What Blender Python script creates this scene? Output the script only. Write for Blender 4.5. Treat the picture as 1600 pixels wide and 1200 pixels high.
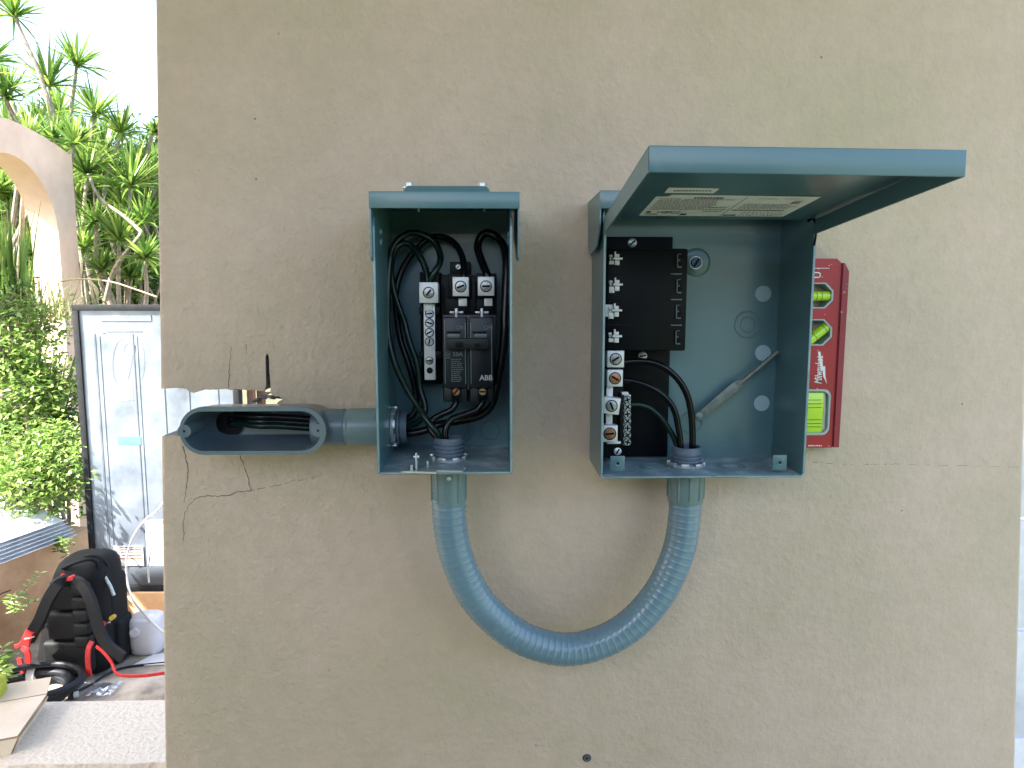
import bpy, bmesh, math, random
import numpy as np
from mathutils import Vector, Matrix
R = math.radians
random.seed(7)
for o in list(bpy.data.objects): bpy.data.objects.remove(o)
sc = bpy.context.scene

# ------------------------------------------------------------------ camera
FPX = 1130.0; CAM = Vector((0, -1.02, 1.60))
TH = math.atan(135/FPX); PS = math.atan(30/FPX*math.cos(TH))
Fv = Vector((math.sin(PS)*math.cos(TH), math.cos(PS)*math.cos(TH), -math.sin(TH)))
Rv = Vector((math.cos(PS), -math.sin(PS), 0)); Uv = Rv.cross(Fv)
cd = bpy.data.cameras.new('camera'); cam = bpy.data.objects.new('camera', cd); sc.collection.objects.link(cam)
cam.matrix_world = Matrix(((Rv.x, Uv.x, -Fv.x, CAM.x), (Rv.y, Uv.y, -Fv.y, CAM.y), (Rv.z, Uv.z, -Fv.z, CAM.z), (0, 0, 0, 1)))
cd.sensor_width = 36; cd.lens = 36*FPX/1600; cd.clip_start = 0.02; cd.clip_end = 600
sc.camera = cam
sc.render.resolution_x = 1024; sc.render.resolution_y = 768

# ------------------------------------------------------------------ world, sun, exposure
TO_SUN = Vector((-0.70, -0.42, 1.0)).normalized()
SUN_EL = math.asin(TO_SUN.z); SUN_ROT = math.atan2(TO_SUN.x, TO_SUN.y)
w = bpy.data.worlds.new('World'); sc.world = w; w.use_nodes = True
nt = w.node_tree; bg = nt.nodes['Background']; bg.inputs[1].default_value = 0.15
sky = nt.nodes.new('ShaderNodeTexSky'); sky.sky_type = 'NISHITA'; sky.sun_disc = False
sky.sun_elevation = SUN_EL; sky.sun_rotation = SUN_ROT; sky.dust_density = 4.0; sky.air_density = 1.0
nt.links.new(sky.outputs[0], bg.inputs[0])
sd = bpy.data.lights.new('sun', 'SUN'); sd.energy = 5.0; sd.angle = R(0.5); sd.color = (1, 0.95, 0.86)
sun = bpy.data.objects.new('sun', sd); sc.collection.objects.link(sun)
sun.rotation_euler = TO_SUN.to_track_quat('Z', 'Y').to_euler(); sun.location = (-4, -3, 8)
sc.view_settings.view_transform = 'Standard'; sc.view_settings.look = 'None'
sc.view_settings.exposure = 2.47; sc.view_settings.gamma = 1

# ------------------------------------------------------------------ pixel -> point on a real plane
def ray(px, py): return Fv + Rv*((px-800)/FPX) + Uv*((600-py)/FPX)
def W(px, py, y=0.0):
    d = ray(px, py); return CAM + d*((y-CAM.y)/d.y)
def GZ(px, py, z):
    d = ray(px, py); return CAM + d*((z-CAM.z)/d.z)
def WP(px, py, p, n):
    d = ray(px, py); return CAM + d*((Vector(p)-CAM).dot(n)/d.dot(n))
def S(y): return (y-CAM.y)/FPX*math.cos(TH)   # metres per pixel on the plane y

# ------------------------------------------------------------------ materials
def nodes_of(name):
    m = bpy.data.materials.new(name); m.use_nodes = True
    t = m.node_tree; b = t.nodes['Principled BSDF']; return m, t, b
def N(t, typ, **kw):
    n = t.nodes.new(typ)
    for k, v in kw.items():
        if k in n.inputs: n.inputs[k].default_value = v
        else: setattr(n, k, v)
    return n
def pmat(name, c1, c2=None, rough=0.5, metal=0.0, nscale=8.0, bump=0.0, bscale=200.0, bdist=0.0005, spec=0.5, coat=0.0, rvar=0.1, lo=0.35, hi=0.65, trans=0.0, detail=4.0, scuff=None):
    m, t, b = nodes_of(name); c2 = c2 or tuple(x*0.8 for x in c1)
    tc = N(t, 'ShaderNodeTexCoord')
    n = N(t, 'ShaderNodeTexNoise', Scale=nscale, Detail=detail, Roughness=0.6)
    t.links.new(tc.outputs['Object'], n.inputs['Vector'])
    cr = N(t, 'ShaderNodeValToRGB'); cr.color_ramp.elements[0].position = lo; cr.color_ramp.elements[1].position = hi
    cr.color_ramp.elements[0].color = (*c2, 1); cr.color_ramp.elements[1].color = (*c1, 1)
    t.links.new(n.outputs[0], cr.inputs[0]); t.links.new(cr.outputs[0], b.inputs['Base Color'])
    mr = N(t, 'ShaderNodeMapRange'); mr.inputs[3].default_value = max(0.02, rough-rvar); mr.inputs[4].default_value = min(1, rough+rvar)
    t.links.new(n.outputs[0], mr.inputs[0]); t.links.new(mr.outputs[0], b.inputs['Roughness'])
    b.inputs['Metallic'].default_value = metal; b.inputs['Specular IOR Level'].default_value = spec
    b.inputs['Coat Weight'].default_value = coat; b.inputs['Transmission Weight'].default_value = trans
    if scuff:
        n4 = N(t, 'ShaderNodeTexNoise', Scale=14.0, Detail=12.0, Roughness=0.75, Distortion=0.6); t.links.new(tc.outputs['Object'], n4.inputs['Vector'])
        r4 = N(t, 'ShaderNodeMapRange'); r4.inputs[1].default_value = 0.60; r4.inputs[2].default_value = 0.72; r4.inputs[3].default_value = 0.0; r4.inputs[4].default_value = 0.45
        t.links.new(n4.outputs[0], r4.inputs[0]); m4 = N(t, 'ShaderNodeMix', data_type='RGBA'); m4.inputs[7].default_value = (*scuff, 1)
        t.links.new(r4.outputs[0], m4.inputs[0]); t.links.new(cr.outputs[0], m4.inputs[6]); t.links.new(m4.outputs[2], b.inputs['Base Color'])
    if bump:
        n2 = N(t, 'ShaderNodeTexNoise', Scale=bscale, Detail=3.0); t.links.new(tc.outputs['Object'], n2.inputs['Vector'])
        bp = N(t, 'ShaderNodeBump', Strength=bump, Distance=bdist); t.links.new(n2.outputs[0], bp.inputs['Height'])
        t.links.new(bp.outputs[0], b.inputs['Normal'])
    return m
def wall_mat():
    m, t, b = nodes_of('painted_stucco'); tc = N(t, 'ShaderNodeTexCoord'); L = t.links.new; oc = tc.outputs['Object']
    n1 = N(t, 'ShaderNodeTexNoise', Scale=2.3, Detail=5.0, Roughness=0.62); L(oc, n1.inputs['Vector'])
    cr = N(t, 'ShaderNodeValToRGB'); e = cr.color_ramp.elements
    e[0].position = 0.3; e[0].color = (0.48, 0.41, 0.285, 1); e[1].position = 0.72; e[1].color = (0.65, 0.50, 0.41, 1)
    x = cr.color_ramp.elements.new(0.5); x.color = (0.555, 0.445, 0.34, 1)
    cr.color_ramp.interpolation = 'B_SPLINE'
    L(n1.outputs[0], cr.inputs[0])
    # fine grime in the texture and dark pin-holes
    n2 = N(t, 'ShaderNodeTexNoise', Scale=38.0, Detail=6.0, Roughness=0.7); L(oc, n2.inputs['Vector'])
    mr = N(t, 'ShaderNodeMapRange'); mr.inputs[1].default_value = 0.3; mr.inputs[2].default_value = 0.7; mr.inputs[3].default_value = 0.93; mr.inputs[4].default_value = 1.05
    L(n2.outputs[0], mr.inputs[0])
    mx = N(t, 'ShaderNodeMix', data_type='RGBA', blend_type='MULTIPLY'); mx.inputs[0].default_value = 1
    L(cr.outputs[0], mx.inputs[6]); L(mr.outputs[0], mx.inputs[7])
    v = N(t, 'ShaderNodeTexVoronoi', Scale=26.0); v.inputs['Randomness'].default_value = 1; L(oc, v.inputs['Vector'])
    vr = N(t, 'ShaderNodeMapRange'); vr.inputs[1].default_value = 0.02; vr.inputs[2].default_value = 0.05; vr.inputs[3].default_value = 0.0; vr.inputs[4].default_value = 1.0
    L(v.outputs['Distance'], vr.inputs[0])
    gate = N(t, 'ShaderNodeMath', operation='GREATER_THAN'); gate.inputs[1].default_value = 0.9
    sp = N(t, 'ShaderNodeSeparateColor'); L(v.outputs['Color'], sp.inputs[0]); L(sp.outputs[0], gate.inputs[0])
    inv = N(t, 'ShaderNodeMath', operation='SUBTRACT'); inv.inputs[0].default_value = 1; L(vr.outputs[0], inv.inputs[1])
    pit = N(t, 'ShaderNodeMath', operation='MULTIPLY'); L(inv.outputs[0], pit.inputs[0]); L(gate.outputs[0], pit.inputs[1])
    m2 = N(t, 'ShaderNodeMix', data_type='RGBA'); m2.inputs[7].default_value = (0.12, 0.10, 0.08, 1)
    ps = N(t, 'ShaderNodeMath', operation='MULTIPLY'); ps.inputs[1].default_value = 0.7; L(pit.outputs[0], ps.inputs[0])
    L(ps.outputs[0], m2.inputs[0]); L(mx.outputs[2], m2.inputs[6])
    # faint brown rub marks
    n3 = N(t, 'ShaderNodeTexNoise', Scale=5.5, Detail=8.0, Roughness=0.7); n3.noise_dimensions = '4D'; n3.inputs['W'].default_value = 3.3; L(oc, n3.inputs['Vector'])
    r3 = N(t, 'ShaderNodeMapRange'); r3.inputs[1].default_value = 0.62; r3.inputs[2].default_value = 0.78; r3.inputs[3].default_value = 0; r3.inputs[4].default_value = 0.45
    L(n3.outputs[0], r3.inputs[0])
    m3 = N(t, 'ShaderNodeMix', data_type='RGBA'); m3.inputs[7].default_value = (0.34, 0.25, 0.16, 1)
    L(r3.outputs[0], m3.inputs[0]); L(m2.outputs[2], m3.inputs[6]); L(m3.outputs[2], b.inputs['Base Color'])
    b.inputs['Roughness'].default_value = 0.72; b.inputs['Specular IOR Level'].default_value = 0.3
    # relief: trowelled sand texture, coarser towards the left end
    a = N(t, 'ShaderNodeTexNoise', Scale=95.0, Detail=5.0, Roughness=0.55); L(oc, a.inputs['Vector'])
    ar = N(t, 'ShaderNodeMapRange'); ar.inputs[1].default_value = 0.42; ar.inputs[2].default_value = 0.75; L(a.outputs[0], ar.inputs[0])
    c = N(t, 'ShaderNodeTexNoise', Scale=22.0, Detail=3.0); L(oc, c.inputs['Vector'])
    sx = N(t, 'ShaderNodeSeparateXYZ'); L(oc, sx.inputs[0])
    xr = N(t, 'ShaderNodeMapRange'); xr.inputs[1].default_value = -0.5; xr.inputs[2].default_value = 0.8; xr.inputs[3].default_value = 1.0; xr.inputs[4].default_value = 0.35
    L(sx.outputs[0], xr.inputs[0])
    h1 = N(t, 'ShaderNodeMath', operation='MULTIPLY'); L(ar.outputs[0], h1.inputs[0]); L(xr.outputs[0], h1.inputs[1])
    h2 = N(t, 'ShaderNodeMath', operation='MULTIPLY_ADD'); h2.inputs[1].default_value = 1.2; L(c.outputs[0], h2.inputs[0]); L(h1.outputs[0], h2.inputs[2])
    mp = N(t, 'ShaderNodeMapping'); mp.inputs['Scale'].default_value = (1.0, 1.0, 0.35); mp.inputs['Rotation'].default_value = (0, 0.5, 0); L(oc, mp.inputs['Vector'])
    st = N(t, 'ShaderNodeTexNoise', Scale=70.0, Detail=4.0, Roughness=0.6); L(mp.outputs[0], st.inputs['Vector'])
    h4 = N(t, 'ShaderNodeMath', operation='MULTIPLY_ADD'); h4.inputs[1].default_value = 0.55; L(st.outputs[0], h4.inputs[0]); L(h2.outputs[0], h4.inputs[2])
    un = N(t, 'ShaderNodeTexNoise', Scale=6.0, Detail=2.0); L(oc, un.inputs['Vector'])
    h5 = N(t, 'ShaderNodeMath', operation='MULTIPLY_ADD'); h5.inputs[1].default_value = 3.0; L(un.outputs[0], h5.inputs[0]); L(h4.outputs[0], h5.inputs[2])
    h3 = N(t, 'ShaderNodeMath', operation='MULTIPLY_ADD'); h3.inputs[1].default_value = -1.0; L(pit.outputs[0], h3.inputs[0]); L(h5.outputs[0], h3.inputs[2])
    bp = N(t, 'ShaderNodeBump', Strength=0.75, Distance=0.0018); L(h3.outputs[0], bp.inputs['Height']); L(bp.outputs[0], b.inputs['Normal'])
    return m
def leaf_mat(name, cols, trans=0.35):
    m, t, b = nodes_of(name); g = N(t, 'ShaderNodeNewGeometry')
    cr = N(t, 'ShaderNodeValToRGB'); e = cr.color_ramp.elements
    e[0].position = 0; e[0].color = (*cols[0], 1); e[1].position = 1; e[1].color = (*cols[-1], 1)
    for i, c in enumerate(cols[1:-1]):
        x = e.new((i+1)/(len(cols)-1)); x.color = (*c, 1)
    t.links.new(g.outputs['Random Per Island'], cr.inputs[0]); t.links.new(cr.outputs[0], b.inputs['Base Color'])
    b.inputs['Roughness'].default_value = 0.38; b.inputs['Specular IOR Level'].default_value = 0.5
    tr = N(t, 'ShaderNodeBsdfTranslucent'); mx = N(t, 'ShaderNodeMixShader'); mx.inputs[0].default_value = trans
    t.links.new(cr.outputs[0], tr.inputs[0]); t.links.new(b.outputs[0], mx.inputs[1]); t.links.new(tr.outputs[0], mx.inputs[2])
    t.links.new(mx.outputs[0], t.nodes['Material Output'].inputs[0]); return m

M = {}
M['wall'] = wall_mat()
M['mortar'] = pmat('broken_mortar', (0.30, 0.29, 0.27), (0.12, 0.12, 0.115), 0.9, nscale=60, bump=0.9, bscale=130, bdist=0.002)
M['crack'] = pmat('crack_shadow', (0.075, 0.06, 0.045), (0.04, 0.03, 0.025), 0.9)
M['paint'] = pmat('grey_enclosure_paint', (0.085, 0.185, 0.215), (0.074, 0.163, 0.190), 0.32, nscale=6, bump=0.15, bscale=420, bdist=0.0005, spec=0.6, coat=0.12, rvar=0.08, detail=8, scuff=(0.16, 0.26, 0.285))
M['edge'] = pmat('enclosure_worn_edge', (0.26, 0.38, 0.41), (0.18, 0.28, 0.31), 0.4, nscale=40)
M['paint_dusty'] = pmat('grey_paint_with_drill_dust', (0.52, 0.64, 0.70), (0.17, 0.26, 0.32), 0.45, nscale=22, lo=0.45, hi=0.72, detail=7)
M['pvc'] = pmat('grey_pvc', (0.17, 0.25, 0.262), (0.15, 0.225, 0.235), 0.33, nscale=20, bump=0.05, bscale=90)
M['pvc_body'] = pmat('slate_pvc', (0.115, 0.165, 0.205), (0.09, 0.135, 0.17), 0.32, nscale=14, bump=0.1, bscale=150, coat=0.2)
M['hose'] = pmat('grey_hose_vinyl', (0.165, 0.27, 0.335), (0.135, 0.23, 0.29), 0.22, nscale=9, bump=0.3, bscale=45, bdist=0.0012, coat=0.4, detail=7)
M['thread'] = pmat('thread_plastic', (0.13, 0.18, 0.24), (0.11, 0.15, 0.20), 0.38, nscale=30)
M['zinc'] = pmat('zinc_steel', (0.62, 0.68, 0.69), (0.40, 0.46, 0.48), 0.34, 0.6, nscale=60, bump=0.15, bscale=200)
M['alu'] = pmat('tin_plated_aluminium', (0.70, 0.71, 0.70), (0.56, 0.57, 0.57), 0.42, 0.2, nscale=50, bump=0.1)
M['screw'] = pmat('bare_steel_screw', (0.42, 0.43, 0.43), (0.22, 0.23, 0.23), 0.35, 0.7, nscale=120)
M['lever'] = pmat('dull_grey_lever', (0.20, 0.235, 0.225), (0.11, 0.14, 0.135), 0.45, 0.3, nscale=70, bump=0.3, bscale=200)
M['copper'] = pmat('coppered_screw', (0.45, 0.22, 0.13), (0.22, 0.10, 0.06), 0.4, 0.7, nscale=120)
M['brass'] = pmat('brassy_screw', (0.42, 0.33, 0.19), (0.2, 0.15, 0.09), 0.4, 0.7, nscale=120)
M['blue_screw'] = pmat('blue_lacquer', (0.05, 0.12, 0.24), (0.02, 0.05, 0.12), 0.35, 0.4, nscale=100)
M['black'] = pmat('black_moulded_plastic', (0.004, 0.006, 0.008), (0.003, 0.004, 0.006), 0.45, nscale=20, bump=0.08, bscale=300, spec=0.12)
M['breaker'] = pmat('charcoal_breaker_plastic', (0.010, 0.015, 0.021), (0.007, 0.011, 0.016), 0.36, nscale=30, bump=0.06, bscale=400, spec=0.3)
M['handle'] = pmat('dark_green_grey_toggle', (0.010, 0.015, 0.015), (0.008, 0.011, 0.011), 0.5, spec=0.3)
M['greyplate'] = pmat('toggle_grey', (0.11, 0.15, 0.15), None, 0.45)
M['wire'] = pmat('black_wire_nylon', (0.005, 0.006, 0.007), (0.003, 0.004, 0.005), 0.2, nscale=30, bump=0.25, bscale=60, bdist=0.001, spec=0.28)
M['greenwire'] = pmat('green_wire_nylon', (0.004, 0.018, 0.014), (0.003, 0.012, 0.009), 0.22, nscale=30, bump=0.25, bscale=60, bdist=0.001, spec=0.3)
M['print'] = pmat('pale_print', (0.45, 0.48, 0.50), (0.36, 0.40, 0.42), 0.6)
M['dimprint'] = pmat('dim_print', (0.16, 0.18, 0.19), (0.10, 0.12, 0.13), 0.6)
M['sticker'] = pmat('paper_sticker', (0.82, 0.84, 0.80), (0.74, 0.77, 0.73), 0.6, nscale=30)
M['ink'] = pmat('black_ink', (0.04, 0.05, 0.045), None, 0.6)
M['red'] = pmat('red_enamel', (0.40, 0.010, 0.020), (0.30, 0.008, 0.016), 0.38, nscale=18, bump=0.1, bscale=180)
M['redwear'] = pmat('worn_red_rail', (0.26, 0.015, 0.03), (0.50, 0.38, 0.38), 0.45, nscale=90, lo=0.27, hi=0.34)
M['white'] = pmat('white_ink', (0.78, 0.76, 0.74), (0.6, 0.58, 0.57), 0.6, nscale=150, lo=0.25, hi=0.4)
M['lining'] = pmat('window_lining', (0.42, 0.50, 0.51), (0.34, 0.42, 0.43), 0.3)
M['vial'] = pmat('lime_vial', (0.50, 0.78, 0.02), (0.42, 0.70, 0.02), 0.15, coat=0.6)
M['holewhite'] = pmat('bright_plug', (0.36, 0.52, 0.57), (0.32, 0.47, 0.52), 0.5)
M['peach'] = pmat('peach_render', (0.74, 0.55, 0.43), (0.62, 0.45, 0.34), 0.85, nscale=4, bump=0.4, bscale=40, bdist=0.004)
M['tan'] = pmat('tan_render', (0.72, 0.45, 0.26), (0.48, 0.28, 0.15), 0.85, nscale=5, bump=0.5, bscale=30, bdist=0.005, detail=8)
M['galv'] = pmat('galvanised_sheet', (0.30, 0.35, 0.42), (0.15, 0.18, 0.225), 0.42, 0.45, nscale=4, lo=0.33, hi=0.62, detail=10, bump=0.15, bscale=20, bdist=0.002)
M['galvgroove'] = pmat('pressed_groove', (0.12, 0.14, 0.17), None, 0.5, 0.3)
M['rubber'] = pmat('black_rubber_trim', (0.013, 0.015, 0.018), (0.022, 0.024, 0.027), 0.7, nscale=40, spec=0.2)
M['pencil'] = pmat('marker_line', (0.17, 0.19, 0.23), None, 0.7)
M['cyan'] = pmat('cyan_tape', (0.12, 0.58, 0.66), None, 0.5)
M['offwhite'] = pmat('white_paper', (0.75, 0.74, 0.72), (0.66, 0.65, 0.63), 0.6)
M['rust'] = pmat('rust_red_print', (0.35, 0.12, 0.08), None, 0.7)
M['whitemetal'] = pmat('white_coated_sheet', (0.80, 0.81, 0.83), (0.55, 0.58, 0.63), 0.4, nscale=9, bump=0.1, bscale=30, detail=9)
M['whitehose'] = pmat('white_tube', (0.75, 0.73, 0.70), (0.62, 0.60, 0.57), 0.35)
M['patio'] = pmat('dark_patio_slab', (0.17, 0.16, 0.14), (0.11, 0.10, 0.09), 0.9, nscale=6, bump=0.5, bscale=60, bdist=0.004)
M['concrete'] = pmat('patio_concrete', (0.52, 0.46, 0.38), (0.20, 0.17, 0.135), 0.9, nscale=6, bump=0.5, bscale=60, bdist=0.004, detail=9)
M['ledge'] = pmat('rendered_ledge', (0.62, 0.54, 0.44), (0.50, 0.43, 0.34), 0.85, nscale=75, bump=1.0, bscale=75, bdist=0.006, detail=6, lo=0.30, hi=0.5)
M['lawn'] = pmat('mown_lawn', (0.07, 0.105, 0.035), (0.045, 0.07, 0.02), 0.9, nscale=5, bump=0.8, bscale=120, bdist=0.01)
M['soil'] = pmat('garden_soil', (0.10, 0.10, 0.04), (0.05, 0.045, 0.025), 0.95, nscale=3, bump=0.6, bscale=20, bdist=0.02)
M['fabric'] = pmat('black_pack_fabric', (0.007, 0.008, 0.009), (0.004, 0.005, 0.006), 0.75, nscale=12, bump=0.5, bscale=320, bdist=0.001, spec=0.25)
M['mesh_fabric'] = pmat('black_padded_mesh', (0.011, 0.012, 0.014), (0.006, 0.007, 0.008), 0.6, nscale=12, bump=0.6, bscale=260, bdist=0.002, spec=0.3)
M['redweb'] = pmat('red_webbing', (0.58, 0.03, 0.03), (0.42, 0.02, 0.02), 0.6, nscale=60)
M['yellow'] = pmat('yellow_plastic', (0.65, 0.42, 0.04), None, 0.4)
M['jug'] = pmat('milky_plastic', (0.75, 0.73, 0.75), (0.66, 0.64, 0.66), 0.35, nscale=6, bump=0.2, bscale=12, bdist=0.01)
M['card'] = pmat('pale_cardboard', (0.64, 0.53, 0.41), (0.54, 0.44, 0.33), 0.85, nscale=7, bump=0.2, bscale=120)
M['cardcore'] = pmat('cardboard_edge', (0.33, 0.24, 0.15), None, 0.9)
M['blackpipe'] = pmat('black_polypipe', (0.012, 0.015, 0.022), (0.009, 0.011, 0.016), 0.45, spec=0.3)
M['lime'] = pmat('yellow_green_sponge', (0.42, 0.46, 0.04), (0.30, 0.33, 0.03), 0.8, nscale=30, bump=0.6, bscale=90, bdist=0.003)
M['bark'] = pmat('grey_bark', (0.30, 0.26, 0.20), (0.14, 0.12, 0.09), 0.9, nscale=30, bump=0.7, bscale=60, bdist=0.005)
M['wood'] = pmat('brown_timber', (0.24, 0.13, 0.08), (0.13, 0.07, 0.045), 0.7, nscale=12)
M['blocker_dark'] = pmat('light_blocker_dark', (0.035, 0.028, 0.022), (0.02, 0.016, 0.012), 0.7, nscale=12)
M['ceil'] = pmat('shade_roof_pale', (0.5, 0.48, 0.44), None, 0.8)
M['blade'] = leaf_mat('strap_leaf', [(0.035, 0.09, 0.018), (0.09, 0.19, 0.03), (0.16, 0.29, 0.05), (0.32, 0.42, 0.09), (0.06, 0.14, 0.028)], 0.4)
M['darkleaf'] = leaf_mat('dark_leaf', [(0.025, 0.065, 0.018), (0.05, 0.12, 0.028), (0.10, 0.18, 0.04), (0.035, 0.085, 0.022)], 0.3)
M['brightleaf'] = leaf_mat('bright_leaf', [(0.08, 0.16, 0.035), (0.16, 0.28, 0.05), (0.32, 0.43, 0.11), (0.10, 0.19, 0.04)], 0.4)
M['grass'] = leaf_mat('tall_grass', [(0.08, 0.15, 0.03), (0.18, 0.25, 0.05), (0.38, 0.36, 0.16), (0.06, 0.12, 0.03)])
M['dry'] = pmat('dry_stem', (0.40, 0.34, 0.20), (0.26, 0.22, 0.12), 0.8)

# ------------------------------------------------------------------ object helpers
ORG = {}
def tag(o, label=None, cat=None, group=None, kind=None):
    for k, v in (('label', label), ('category', cat), ('group', group), ('kind', kind)):
        if v: o[k] = v
    return o
def thing(name, label, cat, loc, group=None):
    o = bpy.data.objects.new(name, None); sc.collection.objects.link(o); o.location = loc; o.empty_display_size = 0.02
    ORG[o.name] = Vector(loc); return tag(o, label, cat, group)
def link_mesh(name, me, mats, parent=None, loc=None):
    o = bpy.data.objects.new(name, me); sc.collection.objects.link(o)
    for m in mats: me.materials.append(M[m])
    if parent is not None:
        org = ORG[parent.name]; o.parent = parent
        me.transform(Matrix.Translation(-org)); ORG[o.name] = org.copy()
    else:
        if loc is None:
            n = len(me.vertices); co = np.empty(n*3); me.vertices.foreach_get('co', co); co = co.reshape(-1, 3)
            loc = Vector(((co[:, 0].min()+co[:, 0].max())/2, (co[:, 1].min()+co[:, 1].max())/2, co[:, 2].min()))
        loc = Vector(loc); me.transform(Matrix.Translation(-loc)); o.location = loc; ORG[o.name] = loc
    return o
def frame(d):
    d = Vector(d).normalized(); u = d.cross(Vector((0, 0, 1)))
    if u.length < 0.05: u = d.cross(Vector((0, 1, 0)))
    u.normalize(); return u, u.cross(d).normalized()
class MB:
    def __init__(s): s.bm = bmesh.new(); s.m = 0
    def add(s, vs, fs, m=None):
        m = s.m if m is None else m; bv = [s.bm.verts.new(v) for v in vs]; out = []
        for f in fs:
            try: x = s.bm.faces.new([bv[i] for i in f]); x.material_index = m; out.append(x)
            except ValueError: pass
        return out
    def hexa(s, c, m=None, bev=0, seg=2):
        # c: 4 lower corners then 4 upper corners, same order
        fs = s.add(c, [(3, 2, 1, 0), (4, 5, 6, 7), (0, 1, 5, 4), (1, 2, 6, 5), (2, 3, 7, 6), (3, 0, 4, 7)], m)
        if bev:
            ed = set(e for f in fs for e in f.edges)
            bmesh.ops.bevel(s.bm, geom=list(ed), offset=bev, segments=seg, affect='EDGES', profile=0.5)
    def box(s, x0, x1, y0, y1, z0, z1, m=None, bev=0, seg=2):
        x0, x1 = sorted((x0, x1)); y0, y1 = sorted((y0, y1)); z0, z1 = sorted((z0, z1))
        s.hexa([(x0, y0, z0), (x1, y0, z0), (x1, y1, z0), (x0, y1, z0), (x0, y0, z1), (x1, y0, z1), (x1, y1, z1), (x0, y1, z1)], m, bev, seg)
    def pbox(s, px0, py0, px1, py1, yf, yb, m=None, bev=0.0006, yref=None):
        # a box whose front face covers the given rectangle at depth yf
        yr = yref if yref is not None else yf; mx, my = (px0+px1)/2, (py0+py1)/2
        s.box(W(px0, my, yr).x, W(px1, my, yr).x, yf, yb, W(mx, py1, yr).z, W(mx, py0, yr).z, m, bev)
    def prism(s, pts, y0, y1, m=None, axis='y', ms=None):
        n = len(pts)
        if axis == 'y': f = lambda p, t: (p[0], t, p[1])
        elif axis == 'x': f = lambda p, t: (t, p[0], p[1])
        else: f = lambda p, t: (p[0], p[1], t)
        v = [f(p, y0) for p in pts]+[f(p, y1) for p in pts]
        s.add(v, [tuple(range(n)), tuple(range(2*n-1, n-1, -1))], m)
        s.add(v, [(i, (i+1) % n, n+(i+1) % n, n+i) for i in range(n)], m if ms is None else ms)
        bmesh.ops.remove_doubles(s.bm, verts=s.bm.verts, dist=1e-6)
    def holed(s, outer, holes, y0, y1, m=None):
        bm2 = bmesh.new(); m = s.m if m is None else m
        for loop in [outer]+holes:
            vs = [bm2.verts.new((p[0], y0, p[1])) for p in loop]
            for i in range(len(vs)): bm2.edges.new((vs[i], vs[(i+1) % len(vs)]))
        bmesh.ops.triangle_fill(bm2, edges=bm2.edges[:], use_beauty=True)
        r = bmesh.ops.extrude_face_region(bm2, geom=bm2.faces[:])
        for v in [g for g in r['geom'] if isinstance(g, bmesh.types.BMVert)]: v.co.y = y1
        bm2.verts.index_update()
        s.add([v.co.copy() for v in bm2.verts], [tuple(v.index for v in f.verts) for f in bm2.faces], m); bm2.free()
    def cyl(s, p0, p1, r0, r1=None, seg=24, m=None, caps=True):
        p0 = Vector(p0); p1 = Vector(p1); r1 = r0 if r1 is None else r1; u, v = frame(p1-p0)
        vs = []
        for p, r in ((p0, r0), (p1, r1)):
            for k in range(seg):
                a = 2*math.pi*k/seg; vs.append(p+u*math.cos(a)*r+v*math.sin(a)*r)
        fs = [(k, (k+1) % seg, seg+(k+1) % seg, seg+k) for k in range(seg)]
        if caps: fs += [tuple(range(seg-1, -1, -1)), tuple(range(seg, 2*seg))]
        s.add(vs, fs, m)
    def lathe(s, o, d, prof, seg=32, m=None, cap0=False, cap1=False):
        # profile: (distance along d, radius)
        o = Vector(o); d = Vector(d).normalized(); u, v = frame(d); vs = []
        for t, r in prof:
            for k in range(seg):
                a = 2*math.pi*k/seg; vs.append(o+d*t+u*math.cos(a)*r+v*math.sin(a)*r)
        n = len(prof); fs = []
        for i in range(n-1):
            for k in range(seg): fs.append((i*seg+k, i*seg+(k+1) % seg, (i+1)*seg+(k+1) % seg, (i+1)*seg+k))
        if cap0: fs.append(tuple(range(seg-1, -1, -1)))
        if cap1: fs.append(tuple(range((n-1)*seg, n*seg)))
        s.add(vs, fs, m)
    def tube(s, pts, r, seg=12, m=None, closed=False, caps=True, flat=None):
        pts = [Vector(p) for p in pts]; n = len(pts); rs = r if isinstance(r, (list, tuple)) else [r]*n
        T = []
        for i in range(n):
            a = pts[(i-1) % n] if (closed or i > 0) else pts[0]; b = pts[(i+1) % n] if (closed or i < n-1) else pts[-1]
            T.append((b-a).normalized())
        u, v = frame(T[0]); vs = []
        for i in range(n):
            if i: u = (u-T[i]*u.dot(T[i])).normalized(); v = T[i].cross(u)
            else: v = T[0].cross(u)
            for k in range(seg):
                a = 2*math.pi*k/seg
                vs.append(pts[i]+u*math.cos(a)*rs[i]*(flat[0] if flat else 1)+v*math.sin(a)*rs[i]*(flat[1] if flat else 1))
        fs = []
        for i in range(n if closed else n-1):
            j = (i+1) % n
            for k in range(seg): fs.append((i*seg+k, i*seg+(k+1) % seg, j*seg+(k+1) % seg, j*seg+k))
        if caps and not closed: fs += [tuple(range(seg-1, -1, -1)), tuple(range((n-1)*seg, n*seg))]
        s.add(vs, fs, m)
    def ribbon(s, pts, w, m=None, off=(0, 0, 0), up=(0, -1, 0)):
        pts = [Vector(p)+Vector(off) for p in pts]; n = len(pts); vs = []; up = Vector(up)
        for i in range(n):
            t = (pts[min(i+1, n-1)]-pts[max(i-1, 0)]).normalized(); sd_ = t.cross(up).normalized()
            ww = (w[i] if isinstance(w, (list, tuple)) else w)/2; vs += [pts[i]-sd_*ww, pts[i]+sd_*ww]
        s.add(vs, [(2*i, 2*i+1, 2*i+3, 2*i+2) for i in range(n-1)], m)
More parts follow.
